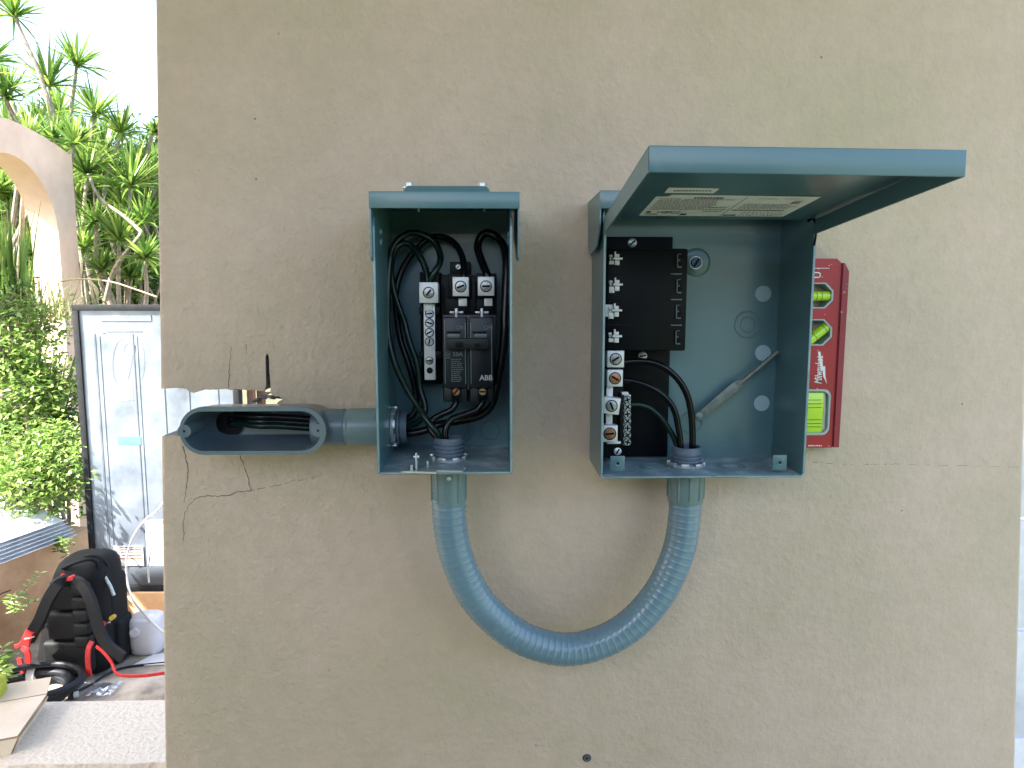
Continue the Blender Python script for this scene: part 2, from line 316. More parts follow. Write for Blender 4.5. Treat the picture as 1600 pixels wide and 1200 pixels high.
    def build(s, name, mats, parent=None, loc=None, smooth=True, ang=38):
        bmesh.ops.recalc_face_normals(s.bm, faces=s.bm.faces[:])
        if smooth:
            for f in s.bm.faces: f.smooth = True
            for e in s.bm.edges:
                if len(e.link_faces) == 2: e.smooth = e.calc_face_angle(0) < R(ang)
        me = bpy.data.meshes.new(name); s.bm.to_mesh(me); s.bm.free()
        return link_mesh(name, me, mats if isinstance(mats, (list, tuple)) else [mats], parent, loc)
def spline(pts, n=8):
    P = [Vector(p) for p in pts]; P = [P[0]*2-P[1]]+P+[P[-1]*2-P[-2]]; out = []
    for i in range(1, len(P)-2):
        for k in range(n):
            t = k/n; a, b, c, d = P[i-1], P[i], P[i+1], P[i+2]
            out.append(0.5*((2*b)+(c-a)*t+(2*a-5*b+4*c-d)*t*t+(3*b-a-3*c+d)*t**3))
    out.append(P[-2]); return out
def text_mesh(name, s, size, origin, xd, yd, mat, parent, ext=0.0002, shear=0.0, bold=0.0, align='LEFT', xs=1.0):
    cu = bpy.data.curves.new('t', 'FONT'); cu.body = s; cu.size = size; cu.extrude = ext; cu.shear = shear; cu.offset = bold; cu.align_x = align; cu.resolution_u = 3
    ob = bpy.data.objects.new('t', cu); sc.collection.objects.link(ob); dg = bpy.context.evaluated_depsgraph_get()
    me = bpy.data.meshes.new_from_object(ob.evaluated_get(dg)); bpy.data.objects.remove(ob); bpy.data.curves.remove(cu)
    xd = Vector(xd).normalized(); yd = Vector(yd).normalized(); zd = xd.cross(yd); o = Vector(origin); xd = xd*xs
    me.transform(Matrix(((xd.x, yd.x, zd.x, o.x), (xd.y, yd.y, zd.y, o.y), (xd.z, yd.z, zd.z, o.z), (0, 0, 0, 1))))
    me.materials.clear(); return link_mesh(name, me, [mat], parent)
X = Vector((1, 0, 0)); Y = Vector((0, 1, 0)); Z = Vector((0, 0, 1))

# ================================================================== SETTING
GZ0 = -0.20
mb = MB(); mb.add([(-300, -300, GZ0-0.06), (300, -300, GZ0-0.06), (300, 300, GZ0-0.06), (-300, 300, GZ0-0.06)], [(0, 1, 2, 3)])
tag(mb.build('ground', 'soil', smooth=False), kind='structure')
mb = MB(); mb.box(-2.34, 6, -1.3, 1.0, GZ0-0.05, GZ0, 1); mb.box(-2.75, 6, 1.0, 3.02, GZ0-0.05, GZ0); mb.box(-1.30, 6, 3.02, 9.0, GZ0-0.05, GZ0-0.004)
tag(mb.build('patio_floor', ['concrete', 'patio'], smooth=False), kind='structure')
mb = MB(); mb.box(-12, 14, -16, -1.31, GZ0-0.055, GZ0-0.02)
tag(mb.build('lawn', 'lawn', smooth=False), kind='structure')
# rendered ledge behind the wall
lz = 0.25; yfar = GZ(180, 1095, lz).y; ynear = GZ(180, 1193, lz).y
mb = MB(); n = 60; xs = [-2.6+i*(4.2/n) for i in range(n+1)]
top = [(x, ynear+0.006*math.sin(x*37)+0.004*random.uniform(-1, 1)) for x in xs]
poly = top+[(xs[-1], yfar), (xs[0], yfar)]
mb.prism(poly, GZ0-0.004, lz, axis='z')
tag(mb.build('garden_ledge', 'ledge', smooth=False), 'low rendered concrete ledge with pitted top behind the stucco wall, lower left corner', 'ledge')

# main stucco wall with the slot cut from its left edge
WT = 0.075
def wp(px, py): p = W(px, py, 0); return (p.x, p.z)
zt = 2.9; zb = GZ0
Lt = wp(241, 0); Lb = wp(257, 1200); kL = (Lb[0]-Lt[0])/(Lb[1]-Lt[1])
Rt = wp(1599, 800); Rb = wp(1588, 1200); kR = (Rb[0]-Rt[0])/(Rb[1]-Rt[1])
def lx(z): return Lt[0]+kL*(z-Lt[1])
def rx(z): return Rt[0]+kR*(z-Rt[1])
slot = [(248.5, 608), (262, 607), (275, 606), (290, 607.5), (297, 612), (303, 614), (312, 611), (318, 608.5), (338, 609), (352, 607.5), (362, 610), (368, 607.5), (385, 609.5), (398, 609), (406, 611), (413, 610),
        (416, 602), (415.5, 580), (414.5, 558), (417, 552.5), (420, 556), (421, 580), (422.5, 598), (423, 615), (428, 619), (437, 619.5), (441, 624), (434, 628), (430, 640), (430, 676), (400, 680), (330, 681), (290, 682), (268, 680), (249.5, 683)]
mb = MB()
sl = [wp(*p) for p in slot]; sl[0] = (lx(sl[0][1]), sl[0][1]); sl[-1] = (lx(sl[-1][1]), sl[-1][1])
bb = 0.006
outer = [(lx(zt), zt), (rx(zt), zt), (rx(zb), zb), (lx(zb), zb)]
ol = [outer[0], outer[1], outer[2], outer[3]]+sl[::-1]
mb.holed(ol, [], 0, WT)
bmesh.ops.recalc_face_normals(mb.bm, faces=mb.bm.faces[:]); mb.bm.normal_update()
for f in mb.bm.faces:
    c = f.calc_center_median()
    if abs(f.normal.y) < 0.3 and c.x < -0.28 and sl[-1][1]-0.002 < c.z < wp(417, 550)[1]+0.002 and c.x > lx(c.z)+0.004: f.material_index = 1
wz = thing('stucco_wall', 'beige stucco wall with a slot cut in its left edge, carrying both grey enclosures', 'wall', ((ol[0][0]+ol[1][0])/2, 0, zb))
mb2 = mb
be = [e for e in mb2.bm.edges if len(e.link_faces) == 2 and abs(e.verts[0].co.y) < 1e-6 and abs(e.verts[1].co.y) < 1e-6 and e.calc_face_angle(0) > 1.0 and abs(e.verts[0].co.z-e.verts[1].co.z) > 0.2]
bmesh.ops.bevel(mb2.bm, geom=be, offset=0.007, segments=3, affect='EDGES', profile=0.5)
wl = mb2.build('wall_panel', ['wall', 'mortar'], wz)
# cracks
mb = MB(); rnd = random.Random(3)
def crack(pts, w0, w1, jit=1.2, dash=0):
    P = []
    for (a, b) in zip(pts[:-1], pts[1:]):
        L = math.hypot(b[0]-a[0], b[1]-a[1]); k = max(2, int(L/3.2))
        for i in range(k):
            t = i/k; P.append((a[0]+(b[0]-a[0])*t+rnd.uniform(-jit, jit), a[1]+(b[1]-a[1])*t+rnd.uniform(-jit, jit)*0.8))
    P.append(pts[-1]); n = len(P); ws = [(w0+(w1-w0)*i/n)*rnd.uniform(0.5, 1.3) for i in range(n)]
    pp = [W(x, y, 0) for x, y in P]
    if dash:
        i = 0
        while i < n-3:
            k = rnd.randint(2, 6); mb.ribbon(pp[i:i+k+1], ws[i:i+k+1], off=(0, -0.0005, 0)); i += k+rnd.randint(1, dash)
    else: mb.ribbon(pp, ws, off=(0, -0.0005, 0))
crack([(362, 540), (360, 556), (358, 575), (357, 606)], 0.0005, 0.0008)
crack([(285, 697), (290, 712), (293, 728), (294, 748), (290, 768), (288, 785)], 0.0013, 0.0005)
crack([(375, 711), (382, 728), (388, 745), (392, 766)], 0.0009, 0.0012)
crack([(392, 766), (372, 769), (355, 774), (340, 775), (325, 774), (309, 777), (298, 787), (290, 800), (287, 815), (287, 845)], 0.0011, 0.0005)
crack([(392, 766), (415, 762), (440, 757), (462, 750), (480, 749), (502, 742)], 0.0006, 0.0004, dash=3)
crack([(1268, 722), (1330, 726), (1400, 725), (1470, 727), (1530, 728), (1592, 730)], 0.00045, 0.0003, dash=5, jit=0.7)
crack([(386, 538), (384, 553)], 0.0006, 0.0004)
mb.build('crack', 'crack', wz, smooth=False)
# broken mortar lumps at the end of the slot
mb = MB()
for (x, y, s_, k) in ((402, 625, 9, 1), (412, 621, 7, 1), (424, 621, 7, 0), (434, 621, 6, 1), (395, 628, 5, 0), (418, 614, 5, 1), (300, 609, 4, 0), (330, 607, 3, 0), (375, 608, 3, 0)):
    c = W(x, y, 0.012); v = []
    for i in range(14):
        d = Vector((rnd.gauss(0, 1), rnd.gauss(0, 1), rnd.gauss(0, 0.6))).normalized(); v.append(c+Vector((d.x*s_*0.0011, d.y*0.008, d.z*s_*0.0006))*rnd.uniform(0.7, 1.3))
    bm_v = [mb.bm.verts.new(p) for p in v]; bmesh.ops.convex_hull(mb.bm, input=bm_v)
for x_ in [v for v in mb.bm.verts if not v.link_faces]: mb.bm.verts.remove(x_)
mb.build('broken_mortar', 'mortar', wz, smooth=False)
# plastic plug in a drilled hole low on the wall
c = W(917, 1184, 0); mb = MB()
mb.lathe(c+Vector((0, -0.0006, 0)), (0, 1, 0), [(0, 0.0065), (0.0002, 0.0062), (0.0004, 0.0045)], 18, 1)
mb.lathe(c+Vector((0, -0.0022, 0)), (0, 1, 0), [(0, 0.0028), (0, 0.0046), (0.002, 0.0048)], 18, 0)
mb.cyl(c+Vector((0, -0.0012, 0)), c+Vector((0, 0.001, 0)), 0.0029, seg=14, m=1)
tag(mb.build('wall_plug', ['pvc_body', 'crack']), 'small blue grey plastic plug in a drilled hole near the bottom of the wall', 'wall plug')
# unseen roof slab, added to keep this wall in shade
mb = MB(); mb.box(-4.1, 1.35, -2.5, 1.7, 2.9, 3.05)
tag(mb.build('added_shade_roof', 'ceil', smooth=False), 'flat pale roof slab added out of view to shade the stucco wall', 'roof')
mb = MB(); mb.box(-2.3, -2.15, -4.6, -0.75, GZ0, 2.895)  # unseen wall, added to cut off light from the left
tag(mb.build('side_light_blocker', 'wall', smooth=False), 'plain beige wall added out of view to block light from the left', 'wall')
ts = thing('light_blocker', 'tall dark board panel added unseen behind the viewpoint to block light', 'screen', (-0.05, -1.42, GZ0))  # added out of view, darkens the wall centre and box interiors
for k in range(8):
    mb = MB(); mb.box(-0.42+k*0.13, -0.42+k*0.13+0.127, -1.43, -1.41, GZ0+0.01, 1.78, bev=0.003); mb.build('board', 'blocker_dark', ts)
for z_ in (0.2, 1.4): mb = MB(); mb.box(-0.42, 0.617, -1.47, -1.4305, z_, z_+0.08); mb.build('rail', 'blocker_dark', ts)
# white louvred boards to the right of the wall
lv = thing('board_screen', 'white horizontal board screen behind the lower right edge of the stucco wall', 'screen', (1.45, 0.55, GZ0))
zs = [W(1596, 1152, 0.55).z, W(1596, 985, 0.55).z]; h = zs[1]-zs[0]
for k in range(-3, 5):
    mb = MB(); mb.box(1.02, 1.9, 0.55, 0.57, zs[0]+k*h+0.004, zs[0]+(k+1)*h-0.004, bev=0.003); mb.build('board', 'whitemetal', lv)
mb = MB(); mb.box(1.02, 1.06, 0.572, 0.61, GZ0, 2.4); mb.box(1.86, 1.90, 0.572, 0.61, GZ0, 2.4); mb.build('frame', 'whitemetal', lv)

# ================================================================== SMALL HARDWARE BUILDERS
def slot_screw(name, c, r, ang, mat, parent, h=0.0018, slot_w=None, two=False):
    c = Vector(c); mb = MB()
    mb.lathe(c, (0, -1, 0), [(0, r), (h*0.7, r), (h, r*0.86), (h, 0.0001)], 20, 0)
    d = Vector((math.cos(ang), 0, math.sin(ang))); e = Vector((-d.z, 0, d.x)); sw = (slot_w or r*0.2)
    y1 = c.y-h-0.00025
    for dd, ee in ((d, e),)+(((e, d),) if two else ()):
        q = [c+dd*r*0.8*a+ee*sw*b for a, b in ((-1, -1), (1, -1), (1, 1), (-1, 1))]
        mb.hexa([Vector((p.x, y1+0.0002, p.z)) for p in q]+[Vector((p.x, y1, p.z)) for p in q], 1)
    # dark ring of the hole around the head
    mb.lathe(c+Vector((0, 0, 0)), (0, -1, 0), [(0.0002, r*1.22), (0.0003, r*1.02)], 20, 1)
    return mb.build(name, [mat, 'black'], parent)
def locknut(o, d, r_in, r_out, h, parent, lugs=8, mat='zinc'):
    # notched conduit locknut, axis d
    mb = MB(); o = Vector(o); d = Vector(d).normalized(); u, v = frame(d)
    mb.lathe(o, d, [(0, r_in), (0, r_out*0.93), (h*0.55, r_out*0.95), (h*0.55, r_in)], 40)
    for k in range(lugs):
        a0 = 2*math.pi*k/lugs+0.1; a1 = a0+2*math.pi/lugs*0.55; c8 = []
        for t in (0, h):
            for (a, rr) in ((a0, r_in*1.02), (a0, r_out), (a1, r_out), (a1, r_in*1.02)): c8.append(o+d*t+(u*math.cos(a)+v*math.sin(a))*rr)
        mb.hexa(c8, bev=0.0006)
    return mb.build('locknut', mat, parent)
def threads(o, d, L, r, pitch, parent, wall=0.004):
    mb = MB(); prof = [(0, r-wall), (0, r*0.97)]; t = 0.001
    while t < L-pitch*1.2:
        prof += [(t, r*0.86), (t+pitch*0.25, r*0.86), (t+pitch*0.42, r), (t+pitch*0.80, r)]; t += pitch
    prof += [(L-pitch*0.9, r*0.93), (L, r*0.93), (L, r-wall), (-0.0, r-wall)]
    mb.lathe(o, d, prof, 40); return mb.build('threaded_end', 'thread', parent, ang=25)

# ================================================================== LEFT ENCLOSURE (breaker box)
YF = -0.165; a = W(588, 741, YF); b = W(800, 741, YF); x0, x1, z0 = W(587.5, 600, YF).x, W(800, 600, YF).x, a.z
zt1 = W(690, 302, YF).z
T = 0.0022
EL = thing('breaker_enclosure', 'narrower grey metal enclosure on the left with its front open, showing a two pole breaker', 'electrical box', ((x0+x1)/2, -0.003, z0), None)
mb = MB()
mb.box(x0+T, x1-T, -0.006, -0.003, z0+T, zt1, 0)
for s_ in (0, 1):
    xa, xb = (x0, x0+T) if s_ == 0 else (x1-T, x1)
    zc = W(590, 333, YF).z
    prof = [(YF, z0), (YF, zc-0.012), (YF+0.004, zc-0.004), (YF+0.016, zc), (YF+0.016, zt1), (-0.003, zt1), (-0.003, z0)]
    mb.prism(prof, xa, xb, axis='x')
# turned-in front lip edges, bright where the paint is worn
for xa, xb in ((x0-0.0006, x0+T+0.0004), (x1-T-0.0004, x1+0.0006)): mb.box(xa, xb, YF-0.0012, YF+0.0002, z0+0.001, zc-0.014, 1, 0.0004)
mb.box(x0+T, x1-T, YF-0.0008, YF+0.004, z0-0.0006, z0+0.0024, 1, 0.0006)
mb.build('housing', ['paint', 'edge'], EL)
mb = MB(); mb.box(x0+T, x1-T, YF+0.004, -0.003, z0, z0+T, 0); fl = mb.build('bottom_plate', 'paint_dusty', EL)
# hood
hx0, hx1 = W(576, 312, YF-0.012).x, W(812, 312, YF-0.012).x; hz1 = W(690, 299, YF-0.012).z; hz0 = W(690, 325.5, YF-0.012).z; hs = W(580, 407, YF-0.012).z
mb = MB()
mb.box(hx0, hx1, YF-0.012, YF-0.010, hz0, hz1, 0, 0.0007)
mb.box(hx0, hx1, YF-0.0098, -0.003, hz1-0.002, hz1-0.0002, 0)
for xa, xb in ((hx0+0.0002, hx0+0.0020), (hx1-0.0020, hx1-0.0002)):
    mb.prism([(YF-0.0098, hz1-0.0022), (-0.004, hz1-0.0022), (-0.004, hz0-0.02), (YF+0.05, hs+0.004), (YF-0.004, hs), (YF-0.0098, hs+0.004)], xa, xb, axis='x')
mb.build('rain_hood', 'paint', EL)
# hub closure plate with two bolts on the top
pz = hz1; c0 = W(625, 299, -0.13).x; c1 = W(771, 299, -0.13).x
mb = MB(); mb.hexa([(c0, -0.135, pz), (c1, -0.135, pz), (c1, -0.03, pz), (c0, -0.03, pz), (c0+0.008, -0.127, pz+0.014), (c1-0.008, -0.127, pz+0.014), (c1-0.008, -0.036, pz+0.014), (c0+0.008, -0.036, pz+0.014)], bev=0.002)
cp = mb.build('hub_closure_plate', 'paint', EL)
for px in (639.5, 753.5):
    p = W(px, 292, -0.10); mb = MB(); q = Vector((p.x, -0.10, pz+0.0141))
    mb.cyl(q, q+Z*0.0015, 0.0085, seg=20); mb.cyl(q+Z*0.0015, q+Z*0.0065, 0.0062, seg=6); mb.build('bolt', 'zinc', cp)
for px in (654, 757):
    p = W(px, 331, -0.10); mb = MB(); mb.cyl(p, p+Z*0.02, 0.0016, seg=8); mb.build('bolt_tip', 'zinc', cp)
# hinge buttons on the side plates
for px, py, yy in ((591, 362, -0.12), (595, 378, -0.12)):
    mb = MB(); p = W(px, py, yy); p.x = x0+T; mb.lathe(p, (1, 0, 0), [(0, 0.005), (0.002, 0.004), (0.0028, 0.0002)], 16); mb.build('rivet', 'paint', EL)
for px, py, yy in ((795, 366, -0.12), (795, 378, -0.12)):
    mb = MB(); p = W(px, py, yy); p.x = x1-T; mb.lathe(p, (-1, 0, 0), [(0, 0.005), (0.002, 0.004), (0.0028, 0.0002)], 16); mb.build('rivet', 'paint', EL)
for px, py, sx in ((574, 346, -1), (814, 349, 1)):
    mb = MB(); p = W(px, py, -0.12); p.x = hx0+0.0002 if sx < 0 else hx1-0.0002; mb.lathe(p, (sx, 0, 0), [(0, 0.004), (0.0022, 0.0034), (0.003, 0.0002)], 14); mb.build('rivet', 'paint', EL)
# knockouts pressed in the back plate
def knockout(cx, cy, yy, rr, parent, name='knockout', m='paint'):
    mb = MB(); c = W(cx, cy, yy)
    for r_ in rr: mb.lathe(Vector((c.x, yy, c.z)), (0, -1, 0), [(0, r_+0.0014), (0.0009, r_+0.0006), (0.0009, r_-0.0006), (0, r_-0.0014)], 40)
    return mb.build(name, m, parent)
knockout(718, 672, -0.006, (0.0095, 0.0145, 0.019), EL); knockout(765, 673, -0.006, (0.0135,), EL); knockout(640, 660, -0.006, (0.0135,), EL)
mb = MB(); p0 = W(612, 706, -0.006); p1 = W(793, 706, -0.006); mb.box(p0.x, p1.x, -0.0075, -0.006, p0.z-0.0006, p0.z+0.0006); mb.build('crease', 'paint', EL)
for px, py in ((786, 708), (612, 713)):
    p = W(px, py, -0.0065); mb = MB(); mb.lathe(p, (0, -1, 0), [(0, 0.0022), (0.001, 0.0015), (0.0012, 0.0001)], 10); mb.build('dimple', 'paint', EL)
# breaker mounting base
mb = MB()
mb.pbox(689, 430, 776, 495, -0.055, -0.006, 0, 0.001)
mb.pbox(703, 409, 735, 432, -0.050, -0.006, 0, 0.001)
mb.pbox(700, 428, 736, 466, -0.062, -0.052, 0, 0.001); mb.pbox(744, 427, 776, 466, -0.062, -0.052, 0, 0.001)
mb.pbox(737, 440, 743, 492, -0.066, -0.052, 0, 0.0005)
for cx in (713.5, 754):
    mb.pbox(cx-18, 466, cx+16, 492, -0.060, -0.052, 0, 0.0008)
base = mb.build('breaker_base', 'black', EL)
p = W(716, 417, -0.0505); slot_screw('screw', p, 0.0034, 0.8, 'zinc', base)
for cx in (712.5, 752.5):
    mb = MB(); mb.pbox(cx+4, 466, cx+17, 478, -0.064, -0.058, 0, 0.0003); mb.pbox(cx-1.6, 482, cx+2.2, 496, -0.078, -0.058, 0, 0.0002)
    mb.pbox(cx-10, 486.5, cx-3, 489.5, -0.072, -0.058, 0, 0.0002); mb.pbox(cx+3, 486.5, cx+11, 489.5, -0.072, -0.058, 0, 0.0002)
    mb.pbox(cx-8, 491, cx-3, 495, -0.068, -0.058, 0, 0.0002); mb.pbox(cx+4, 491, cx+10, 495, -0.068, -0.058, 0, 0.0002)
    mb.build('bus_stab', 'alu', base)
def lug(px0, py0, px1, py1, yf, depth, parent, scr, ang, sr, name='terminal_lug', rot=0.0):
    a = W(px0, py0, yf); b = W(px1, py1, yf); c = (a+b)/2; w2 = (b.x-a.x)/2; h2 = (a.z-b.z)/2; mb = MB(); C8 = []
    for yy in (yf, yf+depth):
        for sx, sz in ((-1, -1), (1, -1), (1, 1), (-1, 1)):
            dx, dz = sx*w2, sz*h2; C8.append((c.x+dx*math.cos(rot)-dz*math.sin(rot), yy, c.z+dx*math.sin(rot)+dz*math.cos(rot)))
    mb.hexa(C8, bev=0.0007); lg = mb.build(name, 'alu', parent)
    slot_screw('screw', Vector((c.x, yf, c.z)), sr, ang, scr, lg, h=0.0009); return lg
mb = MB(); mb.pbox(657, 425, 689, 600, -0.040, -0.006, 0, 0.001); mb.pbox(655, 480, 661, 491, -0.062, -0.030, 0, 0.0005); mb.pbox(681, 480, 687, 491, -0.062, -0.030, 0, 0.0005)
mb.pbox(655, 549, 663, 560, -0.062, -0.030, 0, 0.0005); mb.pbox(679, 549, 690, 560, -0.062, -0.030, 0, 0.0005); mb.pbox(664, 425, 686, 445, -0.060, -0.038, 0, 0.001); nb = mb.build('neutral_base', 'black', EL)
lug(654.7, 441, 684.6, 473.5, -0.078, 0.028, EL, 'screw', 0.9, 0.0062)
lug(707, 432.7, 732.5, 462.8, -0.080, 0.024, EL, 'screw', 0.35, 0.0063)
lug(746.4, 432.3, 772.4, 462.2, -0.080, 0.024, EL, 'screw', 0.0, 0.0063)
mb = MB(); mb.pbox(662.5, 474, 680, 593.5, -0.064, -0.050, 0, 0.0006); mb.pbox(662, 474, 676, 486, -0.0655, -0.050, 0, 0.0006); bar = mb.build('neutral_bar', 'alu', EL)
for py, an in ((490, 0.1), (504.6, -0.3), (519.5, 0.5), (534, 1.4)): slot_screw('screw', W(671, py, -0.064), 0.0050, an, 'zinc', bar, h=0.0022)
slot_screw('screw', W(671, 563.5, -0.064), 0.0044, 0.0, 'screw', bar, h=0.0006)
mb = MB(); c = W(671.5, 579, -0.0642); mb.cyl(c, c+Vector((0, 0.001, 0)), 0.0042, seg=18); mb.build('hole', 'black', bar)
# the two pole breaker
BR = -0.098
mb = MB()
mb.pbox(689.5, 492, 776, 632, -0.072, -0.030, 0, 0.0015, yref=BR)
mb.pbox(692, 496, 729, 606, BR, -0.070, 0, 0.0016); mb.pbox(733, 496, 771, 606, BR, -0.070, 0, 0.0016)
mb.pbox(692.5, 606, 729, 631, -0.084, -0.070, 0, 0.0012, yref=BR); mb.pbox(734, 606, 771.5, 631, -0.084, -0.070, 0, 0.0012, yref=BR)
mb.pbox(694.5, 500, 696, 600, BR-0.0006, BR, 1, 0.0001); mb.pbox(767.5, 505, 769, 598, BR-0.0006, BR, 1, 0.0001)
mb.pbox(726.5, 504, 728.2, 600, BR-0.0006, BR, 1, 0.0001); mb.pbox(735, 504, 736.5, 600, BR-0.0006, BR, 1, 0.0001)
mb.pbox(729.8, 500, 732.2, 610, BR+0.006, -0.070, 1, 0.0002, yref=BR)
for q in (698, 738): mb.pbox(q, 517.5, q+22, 521.5, BR-0.0004, BR, 2, 0.0001)
brk = mb.build('circuit_breaker', ['breaker', 'greyplate', 'black'], EL)
mb = MB()
for q in (699, 741): mb.pbox(q, 521.5, q+20, 528, BR-0.006, BR, 0, 0.0006)
mb.build('toggle_face', 'greyplate', brk)
mb = MB(); mb.pbox(698, 528.5, 764, 546, BR-0.013, BR-0.001, 0, 0.0015); mb.pbox(711, 534, 724, 543, BR-0.0145, BR-0.012, 1, 0.0004); mb.pbox(741, 536, 750, 542, BR-0.0145, BR-0.012, 1, 0.0004); mb.build('handle_tie', ['handle', 'black'], brk)
s_ = S(BR)
text_mesh('lettering', 'ON', 6.6*s_/0.72, W(712.5, 515, BR-0.0004), X, Z, 'dimprint', brk, bold=0.00005)
text_mesh('lettering', 'ON', 6.6*s_/0.72, W(755.5, 515, BR-0.0004), X, Z, 'dimprint', brk, bold=0.00005)
text_mesh('lettering', '50A', 6.8*s_/0.72, W(707.5, 556.5, BR-0.0004), X, Z, 'dimprint', brk, bold=0.00008)
text_mesh('lettering', 'ABB', 8.2*s_/0.72, W(749.5, 594, BR-0.0004), X, Z, 'print', brk, bold=0.00022)
mb = MB(); c = W(700, 553, BR-0.0004); mb.lathe(c, (0, -1, 0), [(0, 0.0030), (0.0002, 0.0027), (0, 0.0024)], 20); mb.pbox(696.5, 558.5, 704, 559.6, BR-0.0006, BR-0.0001, 0, 0)
text_mesh('lettering', 'UL', 0.0036, W(697.5, 555, BR-0.0005), X, Z, 'dimprint', brk)
for k in range(12):
    y_ = 561+k*3.1; x_ = 705
    while x_ < 720+rnd.uniform(-3, 3):
        ww = rnd.uniform(1.5, 4.5); mb.pbox(x_, y_, x_+ww, y_+1.2, BR-0.0005, BR-0.0001, 0, 0); x_ += ww+rnd.uniform(0.6, 1.2)
mb.build('rating_print', 'dimprint', brk)
for px, mm in ((712, 'copper'), (754, 'brass')):
    mb = MB(); mb.pbox(px-8, 606, px+8, 626, -0.0855, -0.080, 0, 0.0008, yref=BR); tt = mb.build('terminal', 'black', brk)
    slot_screw('screw', Vector((W(px, 613.5, BR).x, -0.0856, W(px, 613.5, BR).z)), 0.0052, 0.0 if px > 740 else 0.9, mm, tt, h=0.004)
# steel hasp lying on the floor of the box
fz = z0+T
hp = MB(); h0 = W(628, 736, YF+0.012); yy0 = YF+0.012
def fp(px, py): p = GZ(px, py, fz+0.002); return p
q = [fp(627, 737), fp(681, 738.5), fp(683, 736), fp(722, 736.5), fp(728, 731), fp(640, 728)]
hp.prism([(p.x, p.y) for p in q], fz+0.0005, fz+0.0028, axis='z')
hpo = hp.build('hasp_plate', 'zinc', EL)
mb = MB(); p = fp(651, 734); mb.box(p.x-0.0012, p.x+0.0012, p.y-0.003, p.y+0.003, p.z+0.001, p.z+0.021, bev=0.0006); mb.cyl(p+Vector((-0.0035, 0, 0.016)), p+Vector((0.0035, 0, 0.016)), 0.0022, seg=12)
p = fp(643, 735); mb.cyl(p, p+Z*0.007, 0.0018, seg=12); p = fp(668, 728); mb.cyl(p, p+Z*0.006, 0.0014, seg=12); mb.build('hasp_pin', 'zinc', hpo)

# ================================================================== CONDUIT BODY + ADAPTER
CY = -0.052; cb = W(359, 665, -0.095)
CZ = W(560, 667, CY).z
CB = thing('conduit_body', 'open grey oval conduit body with exposed wires, set in the slot of the stucco wall', 'conduit fitting', (W(394, 700, -0.05).x, -0.05, W(394, 710, -0.095).z))
YR = -0.095
def stadium(pxa, pya, pxb, pyb, yref, n=14, grow=0.0):
    a = W(pxa, pya, yref); b = W(pxb, pyb, yref); r = (a.z-b.z)/2+grow; cx0 = a.x-grow+r; cx1 = b.x+grow-r; cz = (a.z+b.z)/2; out = []
    for k in range(n+1): t = -math.pi/2+math.pi*k/n; out.append((cx1+r*math.cos(t), cz+r*math.sin(t)))
    for k in range(n+1): t = math.pi/2+math.pi*k/n; out.append((cx0+r*math.cos(t), cz+r*math.sin(t)))
    return out
so = stadium(277.5, 636.5, 511, 710, YR); si = stadium(284, 643.2, 502, 704, YR)
mb = MB(); n = len(so)
cxm = sum(p[0] for p in so)/n; czm = sum(p[1] for p in so)/n
def ring(pts, y, sc_=1.0, sz=None): return [Vector((cxm+(p[0]-cxm)*sc_, y, czm+(p[1]-czm)*(sz or sc_))) for p in pts]
loops = [ring(si, -0.0165, 0.90, 0.74), ring(si, -0.024, 0.95, 0.84), ring(si, -0.055, 0.985, 0.96), ring(si, -0.086), ring(si, YR+0.0008), ring(si, YR, 1.004), ring(so, YR, 0.996), ring(so, YR+0.001), ring(so, -0.085), ring(so, -0.083, 0.99, 0.97), ring(so, -0.050, 0.975, 0.90), ring(so, -0.020, 0.94, 0.78), ring(so, -0.008, 0.88, 0.62)]
vs = [v for l in loops for v in l]; fs = []
for i in range(len(loops)-1):
    for k in range(n): fs.append((i*n+k, i*n+(k+1) % n, (i+1)*n+(k+1) % n, (i+1)*n+k))
fs.append(tuple(range(n))); fs.append(tuple(range((len(loops)-1)*n, len(loops)*n)))
mb.add(vs, fs); bodyo = mb.build('body', 'pvc_body', CB)
for px, py in ((287.5, 674), (496.5, 673)):
    c = W(px, py, YR); mb = MB(); mb.lathe(Vector((c.x, YR+0.0006, c.z)), (0, 1, 0), [(0.004, 0.0014), (0, 0.0016), (0, 0.0085), (0.05, 0.0085)], 24); mb.build('screw_boss', 'pvc_body', bodyo)
    mb = MB(); mb.cyl(Vector((c.x, YR+0.003, c.z)), Vector((c.x, YR+0.004, c.z)), 0.0022, seg=10); mb.build('screw_hole', 'black', bodyo)
c = W(359, 662, -0.018); mb = MB(); mb.lathe(Vector((c.x, -0.0165, c.z)), (0, -1, 0), [(0, 0.0215), (0.001, 0.0205), (0.0015, 0.0192), (0.0002, 0.0190)], 36, 0); mb.build('rear_hole_rim', 'pvc_body', CB)
mb = MB(); mb.cyl(Vector((c.x, -0.0168, c.z)), Vector((c.x, -0.0164, c.z)), 0.0190, seg=36); mb.build('rear_hole', 'black', CB)
# hub on the right side of the body
xr = W(504, 667, CY).x; xe = W(541, 667, CY).x; rh = 29.5*S(CY)
mb = MB(); mb.lathe((xr-0.012, CY, CZ), (1, 0, 0), [(0, rh*0.9), (0.012, rh), (xe-xr+0.010, rh*1.0), (xe-xr+0.012, rh*0.97), (xe-xr+0.012, rh*0.8)], 44); mb.build('hub', 'pvc_body', CB)
